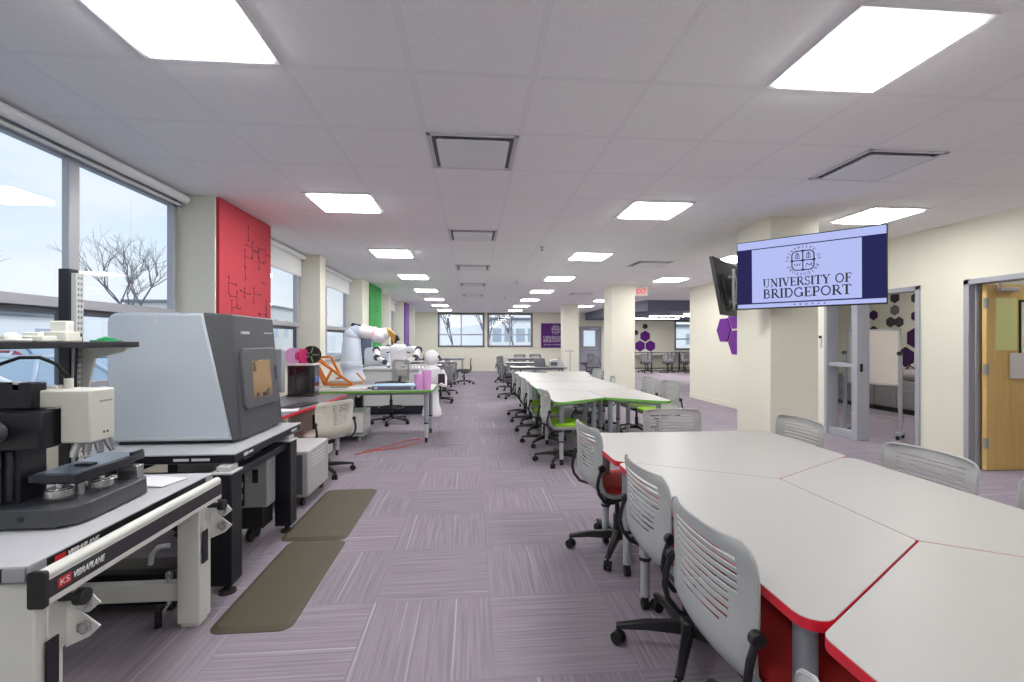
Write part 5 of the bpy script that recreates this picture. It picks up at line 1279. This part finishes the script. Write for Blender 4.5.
for s in (-1, 1): MB().tube([(-.74 + s * .16, 8.50, .84), (-.74 + s * .23, 8.47, .70), (-.74 + s * .24, 8.37, .58), (-.74 + s * .20, 8.27, .60)], [.06, .05, .04, .035], 12).ball((-.74 + s * .19, 8.24, .61), (.045, .05, .035), 10, 8).build('arm', RW, w, base=b)
MB().box(-.61, -.49, 8.23, 8.25, .62, .80).build('tablet', mat('tablet_plum', (58, 34, 58), .3), w, .006, base=b)

# ------------------------------------------------------------------ second green bench by the far pier
table([(-2.25, 10.35), (-1.62, 10.25), (-.9, 10.75), (-.9, 11.4), (-2.25, 11.4)], GREEN, 'white table with green edge against the green wall panel pier, behind the robots', 'green-edged white tables',
      [(-1.0, 10.9), (-1.0, 11.3), (-2.1, 11.3), (-2.1, 10.5)], .04)
w = thing('equipment_box', 'black cabinet standing under the green-edged table by the far pier', 'cabinet', (-1.85, 10.8, 0)); b = w.location.copy()
MB().box(-2.15, -1.62, 10.5, 11.1, .03, .66).build('body', BLACK, w, .01, base=b)
MB().box(-1.68, -1.625, 10.49, 10.5, .08, .62).build('handle_strip', STEEL, w, .004, base=b)
MB().box(-2.12, -1.65, 10.53, 11.07, 0, .03).build('plinth', RUBBER, w, base=b)
w = thing('small_dome', 'dark dome shaped gadget on the far green-edged table', 'gadget', (-1.9, 10.7, .72))
MB().lathe([(.13, 0), (.12, .02), (.07, .05), (0, .06)], n=20).build('dome', BLACK, w)
MB().tube([(.12, 0, .01), (.25, .05, .008), (.36, .02, .008)], .01, 6).build('lead', BLACK, w)

# ------------------------------------------------------------------ far tables and their chairs
g = 'grey-edged tables at the far end'
def rect(x0, x1, y0, y1): return [(x0, y0), (x1, y0), (x1, y1), (x0, y1)]
def fl(x0, x1, y0, y1, i=.1): return [(x0 + i, y0 + i), (x1 - i, y0 + i), (x1 - i, y1 - i), (x0 + i, y1 - i)]
for (x0, x1, y0, y1, lab) in ((.95, 2.35, 11.4, 12.1, 'white table with slate edge, nearest of the far tables right of the aisle'),
        (.98, 2.0, 13.9, 14.6, 'white table with slate edge, middle one of the far tables right of the aisle'),
        (1.3, 2.6, 17.4, 18.1, 'white table with slate edge, farthest one right of the aisle below the window'),
        (-2.2, -.75, 12.6, 13.3, 'white table with slate edge, nearest of the far tables left of the aisle'),
        (-2.2, -.62, 14.6, 15.3, 'white table with slate edge, middle one of the far tables left of the aisle'),
        (-2.2, -.30, 17.6, 18.3, 'white table with slate edge, farthest one left of the aisle')):
    table(rect(x0, x1, y0, y1), DKEDGE, lab, g, fl(x0, x1, y0, y1), .05)
g = 'grey chairs at the far tables'
for (x, y, d, lab) in ((1.05, 15.4, 20, 'grey chair standing clear of the far tables at the right edge of the aisle'),
        (.98, 13.0, 10, 'grey chair pulled out by the nearest far table right of the aisle'),
        (.92, 11.2, 5, 'dark-seated grey chair at the near corner of the nearest far table right of the aisle'),
        (1.15, 16.6, -30, 'grey chair before the farthest table right of the aisle'),
        (2.5, 18.5, 265, 'grey chair behind the farthest table right of the aisle'),
        (1.9, 18.5, 275, 'grey chair against the far wall side of the farthest table, under the window end'),
        (-.95, 13.9, 200, 'grey chair between the near and middle far tables left of the aisle'),
        (-1.3, 16.2, 90, 'grey chair with its back to the camera at the farthest table left of the aisle'),
        (-.72, 12.1, 130, 'grey chair at the near corner of the far tables left of the aisle'),
        (-.28, 14.95, 180, 'grey chair by the aisle end of the middle far table on the left'),
        (-.72, 10.5, 160, 'grey chair beyond the white humanoid robot'),
        (4.75, 19.2, 200, 'dark-seated chair in front of the grey far door'),
        (4.2, 16.0, 250, 'grey chair standing right of the farthest column')):
    chair('dark', x, y, d, lab, g)
# things on the nearest far table
w = thing('desk_machine', 'small grey desktop machine on the nearest far table right of the aisle', 'machine', (2.12, 11.8, .72))
MB().prism(round_poly([(-.16, 0), (.16, 0), (.16, .10), (.05, .2), (-.16, .16)], .02, 3), -.12, .12, frame((0, 0, 0), (1, 0, 0), (0, 0, 1), (0, -1, 0))).build('case', LGREY, w, .006)
MB().box(-.15, .02, -.13, -.118, .03, .12).build('panel', DKEDGE, w, .003)
MB().cyl((-.1, -.1, 0), (-.1, -.1, .03), .02).cyl((.1, .1, .1), (.1, .1, .22), .03).build('nozzle', STEEL, w)
w = thing('laptop', 'dark open laptop on the nearest far table right of the aisle', 'laptop', (1.75, 11.72, .72), .3)
MB().box(-.16, .16, -.11, .11, 0, .014).build('base', BLACK, w, .003)
T = Matrix.Translation((0, .11, .012)) @ Matrix.Rotation(-.3, 4, 'X')
MB().box(-.16, .16, -.006, .004, 0, .21, T).build('lid', mat('laptop_grey', (92, 94, 104), .4), w, .003)
# pole between far tables (projector stand)
w = thing('display_stand', 'thin grey upright stand at the right end of the far tables', 'stand', (2.6, 12.3, 0))
MB().cyl((0, 0, .02), (0, 0, 1.15), .012).build('pole', STEEL, w)
MB().lathe([(.16, 0), (.16, .012), (.02, .025), (0, .025)]).build('foot', STEEL, w)
MB().box(-.14, .10, -.02, .02, 1.09, 1.13).build('bar', LGREY, w, .004)
# far wing: long table, chairs, screen on a stand
w = thing('counter_table', 'long dark-edged counter table along the far wing wall', 'table', (8.6, 20.6, 0)); b = w.location.copy()
MB().box(7.0, 10.6, 20.35, 20.95, .84, .87).build('tabletop', DKEDGE, w, .004, base=b)
for x in (7.1, 8.05, 9.0, 9.55, 10.5):
    MB().box(x - .025, x + .025, 20.4, 20.45, 0, .84).box(x - .025, x + .025, 20.85, 20.9, 0, .84).box(x - .02, x + .02, 20.4, 20.9, .02, .06).build('leg', BLACKM, w, .003, base=b)
MB().box(7.1, 10.5, 20.86, 20.9, .1, .14).build('stretcher', BLACKM, w, base=b)
g = 'chairs at the far wing counter'
for x, lab in ((7.45, 'leftmost grey chair at the long counter of the far wing, half behind the column'), (8.45, 'middle grey chair at the long counter of the far wing'), (9.25, 'right grey chair at the long counter of the far wing')):
    chair('dark', x, 19.6, 78, lab, g)
chair('dark', 8.25, 15.1, 40, 'grey chair at the hexagon wall end, cut by the wall corner of the far wing', g)
w = thing('grey_cart', 'grey screened cart standing by the corner of the hexagon wall', 'cart', (7.72, 14.0, 0))
MB().box(-.25, .25, -.03, .03, .35, .95).build('panel', LGREY, w, .006)
for x in (-.22, .22): MB().cyl((x, 0, .06), (x, 0, 1.0), .018).bar((x, -.22, .06), (x, .22, .06), .03, .03).build('upright', BLACKM, w)
for x in (-.22, .22):
    for y in (-.2, .2): MB().cyl((x - .012, y, .025), (x + .012, y, .025), .025).build('caster', RUBBER, w)
MB().box(-.16, .16, -.1, .1, 1.0, 1.02).build('tray', LGREY, w, .003)

# ------------------------------------------------------------------ anti-fatigue mats
MT = mat('olive_rubber', (74, 66, 50), .62, vary=.08, bump=.25, bscale=140)
for y0, y1, x0, x1, lab in ((2.285, 3.295, -1.25, -.865, 'brown rubber floor mat nearest the camera, beside the benches'), (3.305, 4.40, -1.33, -.875, 'brown rubber floor mat lying end to end beyond the nearer one')):
    w = thing('floor_mat', lab, 'mat', ((x0 + x1) / 2, (y0 + y1) / 2, 0), group='brown rubber mats')
    a, c = (x1 - x0) / 2, (y1 - y0) / 2
    o = round_poly([(-a, -c), (a, -c), (a, c), (-a, c)], .06, 5); i = inset_poly(o, .03)
    t = MB(); t.loft([[(x, y, 0) for x, y in o], [(x, y, .003) for x, y in o], [(x, y, .016) for x, y in i]])
    t.build('pad', MT, w, angle=20)

# ------------------------------------------------------------------ side room furniture
w = thing('whiteboard', 'white board on a wheeled steel stand inside the side room opening', 'whiteboard', (5.8, 6.3, 0)); b = w.location.copy()
p0 = Vector((5.62, 6.60, 0)); p1 = Vector((5.97, 6.04, 0)); dd = (p1 - p0).normalized(); W_ = (p1 - p0).length
FMw = frame(p0, dd, (0, 0, 1), dd.cross(Vector((0, 0, 1))))
bd = MB().box(0.05, W_ - .02, .76, 1.53, -.012, .012, FMw).build('board', mat('board_white', (224, 214, 204), .35), w, .003, base=b)
t = MB(); t.box(.03, W_, 1.52, 1.545, -.016, .016, FMw).box(.03, W_, .745, .77, -.016, .016, FMw).box(.03, .055, .75, 1.54, -.016, .016, FMw).box(W_ - .025, W_, .75, 1.54, -.016, .016, FMw); t.build('frame', LGREY, bd, .002, base=b)
for s in (0, W_):
    k = MB().box(s - .022, s + .022, .07, 1.22, -.02, .02, FMw).box(s - .03, s + .03, .06, .10, -.15, .15, FMw).build('upright', STEEL, w, .003, base=b)
    t = MB()
    for q_ in (-.13, .13): t.cyl(FMw @ Vector((s - .012, .032, q_)), FMw @ Vector((s + .012, .032, q_)), .032)
    t.build('caster', RUBBER, k, base=b)
    MB().cyl(FMw @ Vector((s, 1.2, -.03)), FMw @ Vector((s, 1.2, .05)), .03).build('knob', BLACK, k, base=b)
MB().box(0, W_, .28, .30, -.012, .012, FMw).build('stretcher', STEEL, w, base=b)
g = 'grey low cabinets in the side room'
for i in range(4):
    y0 = 6.75 + i * 1.0
    w = thing('lateral_cabinet', 'grey low filing cabinet along the side room hexagon wall, %s from the near end' % ORD[i], 'cabinet', (8.3, y0 + .5, 0), group=g)
    MB().box(-.22, .30, -.485, .485, .09, .62).build('body', mat('cabinet_slate', (138, 138, 142), .5), w, .004)
    MB().box(-.20, .30, -.48, .48, 0, .09).build('plinth', BLACK, w)
    for s in (-1, 1):
        k = MB().box(-.235, -.22, min(.01 * s, .475 * s), max(.01 * s, .475 * s), .11, .60).build('drawer', mat('drawer_slate', (146, 146, 150), .5), w, .003)
        MB().box(-.25, -.235, s * .24 - .07, s * .24 + .07, .42, .44).build('pull', STEEL, k)
w = thing('storage_bag', 'rumpled pale grey bag on the cabinets in the side room', 'bag', (8.25, 7.95, .62))
MB().ball((0, 0, .14), (.2, .36, .15), 18, 12).build('body', mat('bag_grey', (186, 178, 184), .8, bump=.5, bscale=30), w)
MB().ball((-.12, .34, .16), (.06, .08, .09), 10, 8).tube([(-.15, -.1, .22), (-.2, 0, .3), (-.15, .12, .24)], .014, 8).build('strap', BLACK, w)
# ------------------------------------------------------------------ outside the windows
GZ = -.35
ASPH = mat('asphalt', (172, 174, 180), .9, vary=.1)
st(MB().box(-90, XL - .10, -30, 70, GZ - .2, GZ).box(XL - .22, 60, YF + .3, 80, GZ - .2, GZ), 'parking_ground', ASPH)
st(MB().box(XL - .20, XL - .10, YB, YF, GZ, SILL - .03), 'outer_wall', mat('brick_grey', (150, 140, 134), .9))
CG = mat('car_glass', (170, 188, 204), .06, .4, coat=1.0)
def make_car(name, lab, x, y, ang, paint, suv=False):
    w = thing(name, lab, 'car', (x, y, GZ), math.radians(ang), 'cars parked outside the left windows')
    L = 4.5; h = .3 if suv else 0
    low = [(-2.2, .30), (-2.25, .55), (-2.2, .86), (-1.3, .93), (1.0, .95), (1.9, .86), (2.22, .70), (2.25, .35), (2.1, .28)]
    Mc = frame((0, .86, 0), (1, 0, 0), (0, 0, 1), (0, -1, 0))
    bd = MB().prism(round_poly(low, .08, 3), 0, 1.72, Mc).build('body', paint, w, .05, 3)
    cab = [(-2.0 if suv else -1.75, .92), (1.15, .94), (.35, 1.42 + h), (-1.2 - (.5 if suv else 0), 1.44 + h)]
    t = MB(); o = [(x_, z_) for x_, z_ in cab]
    A = [t.v(x_, -.80, z_) if z_ < 1 else t.v(x_, -.62, z_) for x_, z_ in o]; B_ = [t.v(x_, .80, z_) if z_ < 1 else t.v(x_, .62, z_) for x_, z_ in o]
    t.face(A[::-1]); t.face(B_)
    for i in range(4): t.face([A[i], A[(i + 1) % 4], B_[(i + 1) % 4], B_[i]])
    t.build('windows', CG, w, .05, 2)
    xa, xb = o[3][0] + .06, o[2][0] - .02; zr = o[3][1]
    t = MB().prism(round_poly([(xa, -.60), (xb, -.60), (xb, .60), (xa, .60)], .1, 3), zr - .02, zr + .03)
    for s in (-1, 1):
        t.bar((o[1][0] - .05, s * .80, .94), (o[2][0], s * .62, zr), .07, .06).bar((o[0][0] + .05, s * .80, .94), (o[3][0], s * .62, zr), .12, .06).bar((-.35, s * .80, .94), (-.4, s * .62, zr), .07, .05)
    t.build('roof', paint, w, .015)
    for x_ in (-1.38, 1.38):
        for s in (-1, 1):
            k = MB().cyl((x_, s * .70, .33), (x_, s * .89, .33), .33, n=24).build('wheel', RUBBER, w, .02)
            MB().cyl((x_, s * .885, .33), (x_, s * .90, .33), .2, n=20).build('hub', STEEL, k)
    t = MB()
    for s in (-1, 1): t.box(2.17, 2.27, min(s * .5, s * .8), max(s * .5, s * .8), .6, .74).box(-2.27, -2.17, min(s * .5, s * .8), max(s * .5, s * .8), .62, .8)
    t.build('lamps', mat('lamp_clear', (226, 228, 230), .2), w, .02)
    return w
WP = mat('car_white', (232, 236, 240), .3, coat=.6); SV = mat('car_silver', (186, 200, 214), .3, .3, coat=.6); RD = mat('car_red', (170, 44, 60), .3, coat=.6); NV = mat('car_blue_grey', (96, 112, 146), .3, .2, coat=.6)
make_car('parked_car', 'white parked car closest outside the nearest left window', -6.9, 6.0, 8, WP)
make_car('parked_car', 'pale silver parked car outside between the shelf post and the silver printer', -7.2, 9.4, 6, SV)
make_car('parked_car', 'dark red parked car seen beyond the white car outside', -13.2, 13.6, 4, RD)
make_car('parked_car', 'blue-grey parked van-like car behind the red one outside', -16.5, 18.6, 4, NV, True)
make_car('parked_car', 'silver parked car far off in the lot, second row by the pale building', -13.0, 9.6, 184, SV, True)
make_car('parked_car', 'white parked car far off at the end of the lot', -15.0, 26.0, 184, WP)
# buildings
PB = mat('pale_building', (246, 246, 246), .9); RF = mat('roof_slate', (120, 126, 136), .9); WD = mat('building_window', (176, 190, 204), .2)
def building(lab, x0, x1, y0, y1, h, m, wins, side='x'):
    w = thing('building', lab, 'building', ((x0 + x1) / 2, (y0 + y1) / 2, GZ)); b = w.location.copy()
    MB().box(x0, x1, y0, y1, GZ, GZ + h).build('walls', m, w, base=b)
    MB().box(x0 - .3, x1 + .3, y0 - .3, y1 + .3, GZ + h, GZ + h + .35).build('roof', RF, w, .05, base=b)
    for i in range(wins):
        k = (i + .5) / wins
        if side == 'x': t = MB().box(x1, x1 + .06, y0 + (y1 - y0) * k - .6, y0 + (y1 - y0) * k + .6, GZ + h * .35, GZ + h * .75)
        else: t = MB().box(x0 + (x1 - x0) * k - .6, x0 + (x1 - x0) * k + .6, y0 - .06, y0, GZ + h * .35, GZ + h * .75)
        t.build('window', WD, w, base=b)
building('low pale building across the parking lot outside the nearest left window', -46, -34, 24, 43, 3.6, PB, 3)
building('pale block building seen through the second left window', -42, -28, 60, 78, 6.4, mat('stone_building', (206, 208, 206), .9), 5)
building('pale building outside the right-hand far window', 2.5, 9, 64, 72, 4.6, PB, 4, 'y')
building('pale flat house outside the window of the far wing', 24, 34, 60, 68, 3.6, PB, 3, 'y')
# bare trees: a trunk that keeps forking
BARK = mat('bark', (112, 108, 118), .95)
def tree(lab, x, y, h, seed, spread=.55, cat='tree', depth=6):
    r = random.Random(seed); t = MB()
    def grow(p, d, L, rad, n):
        pts = [p]; q = p.copy(); dd = d.copy()
        for i in range(3):
            dd = (dd + Vector((r.uniform(-.12, .12), r.uniform(-.12, .12), r.uniform(0, .12)))).normalized(); q = q + dd * L / 3; pts.append(q.copy())
        t.tube(pts, [rad, rad * .9, rad * .8, rad * .7], 6 if n > 3 else 4, False)
        if n <= 0: return
        k = 3 if n > 2 else 2
        for i in range(k):
            a = r.uniform(0, 2 * PI); s = spread * r.uniform(.7, 1.25)
            side = dd.orthogonal().normalized(); side.rotate(Matrix.Rotation(a + i * 2 * PI / k, 3, dd))
            nd = (dd + side * s).normalized(); nd.z = nd.z * .9 + .12
            grow(q - dd * L * .04 * i, nd.normalized(), L * r.uniform(.66, .84), rad * .62, n - 1)
    grow(Vector((0, 0, 0)), Vector((0, 0, 1)), h * .25, h * .013, depth)
    o = t.build('bare_tree', BARK, None); o.location = (x, y, GZ)
    tag(o, lab, cat, 'bare winter trees outside'); return o
tree('largest bare winter tree outside, branching in the nearest left window', -19.2, 28.6, 9.2, 11, .6)
tree('bare winter tree outside whose twigs show left of the window mullion', -21, 20.8, 7.4, 5)
tree('bare winter tree outside the left half of the left-hand far window', -1.5, 36, 6.5, 21, depth=5)
tree('bare winter tree outside the right half of the left-hand far window', 1.2, 34, 6.5, 32, depth=5)
tree('bare winter tree outside the right-hand far window', 3.2, 37, 6.0, 8, depth=5)
# ridge of distant woods
w = MB(); pts = []; rr = random.Random(2)
V0 = []; V1 = []
for i in range(80):
    a = math.radians(60 + i * 130 / 79); R1 = 85
    x, y = R1 * math.cos(a) , R1 * math.sin(a)
    V0.append(w.v(x, y, GZ)); V1.append(w.v(x * 1.02, y * 1.02, GZ + 4.0 + rr.uniform(0, 1.6)))
V2 = [w.v(v.co.x * 1.08, v.co.y * 1.08, v.co.z - .5) for v in V1]
for i in range(79): w.face([V0[i], V0[i + 1], V1[i + 1], V1[i]]); w.face([V1[i], V1[i + 1], V2[i + 1], V2[i]])
st(w, 'distant_woods', mat('winter_woods', (222, 226, 230), .95, vary=.12))

# ------------------------------------------------------------------ overcast sky
world = bpy.data.worlds.new('sky'); scene.world = world
world.use_nodes = True; n = world.node_tree; n.nodes.clear()
def nd(k, **kw):
    x = n.nodes.new(k)
    for a, v in kw.items(): setattr(x, a, v)
    return x
tc = nd('ShaderNodeTexCoord'); sp = nd('ShaderNodeSeparateXYZ'); n.links.new(tc.outputs['Generated'], sp.inputs[0])
rp = nd('ShaderNodeValToRGB'); e = rp.color_ramp.elements
e[0].position, e[0].color = 0.0, (.90, .93, .97, 1); e[1].position, e[1].color = .55, (.52, .71, .93, 1)
k = rp.color_ramp.elements.new(.16); k.color = (.72, .85, .97, 1)
n.links.new(sp.outputs[2], rp.inputs[0])
mp = nd('ShaderNodeMapping'); mp.inputs['Scale'].default_value = (2.2, 2.2, 6); n.links.new(tc.outputs['Generated'], mp.inputs[0])
ns = nd('ShaderNodeTexNoise'); ns.inputs['Scale'].default_value = 1.6; ns.inputs['Detail'].default_value = 5; n.links.new(mp.outputs[0], ns.inputs['Vector'])
cr = nd('ShaderNodeValToRGB'); cr.color_ramp.elements[0].position = .45; cr.color_ramp.elements[1].position = .75; n.links.new(ns.outputs[0], cr.inputs[0])
mx = nd('ShaderNodeMix', data_type='RGBA'); n.links.new(cr.outputs[0], mx.inputs[0]); n.links.new(rp.outputs[0], mx.inputs[6]); mx.inputs[7].default_value = (.90, .94, .98, 1)
bg = nd('ShaderNodeBackground'); bg.inputs[1].default_value = 1.15; n.links.new(mx.outputs[2], bg.inputs[0])
ow = nd('ShaderNodeOutputWorld'); n.links.new(bg.outputs[0], ow.inputs[0])

sun = bpy.data.lights.new('veiled_sun', 'SUN'); sun.energy = 1.6; sun.angle = math.radians(25); sun.color = (1.0, .97, .92)
so = bpy.data.objects.new('veiled_sun', sun); col.objects.link(so); so.location = (20, -20, 30)
so.rotation_euler = Vector((-.5, .55, -.62)).to_track_quat('-Z', 'Y').to_euler()
# ------------------------------------------------------------------ camera and view
cam = bpy.data.cameras.new('camera'); co = bpy.data.objects.new('camera', cam); col.objects.link(co)
co.location = (0, 0, 1.375); co.rotation_euler = (PI / 2, 0, -math.radians(4.8))
cam.sensor_fit = 'HORIZONTAL'; cam.sensor_width = 36.0; cam.lens = 465.0 / 1024 * 36.0; cam.clip_start = .02; cam.clip_end = 400
scene.camera = co
vs = scene.view_settings
scene.display_settings.display_device = 'sRGB'
vs.view_transform = 'Standard'; vs.look = 'None'; vs.exposure = EXPOSURE if 'EXPOSURE' in globals() else 0.0; vs.gamma = 1.0; vs.use_curve_mapping = False
try:
    scene.cycles.use_denoising = True; scene.cycles.max_bounces = 10; scene.cycles.diffuse_bounces = 6; scene.cycles.transparent_max_bounces = 16
    scene.cycles.sample_clamp_indirect = 6.0; scene.cycles.caustics_reflective = False; scene.cycles.caustics_refractive = False
except Exception: pass
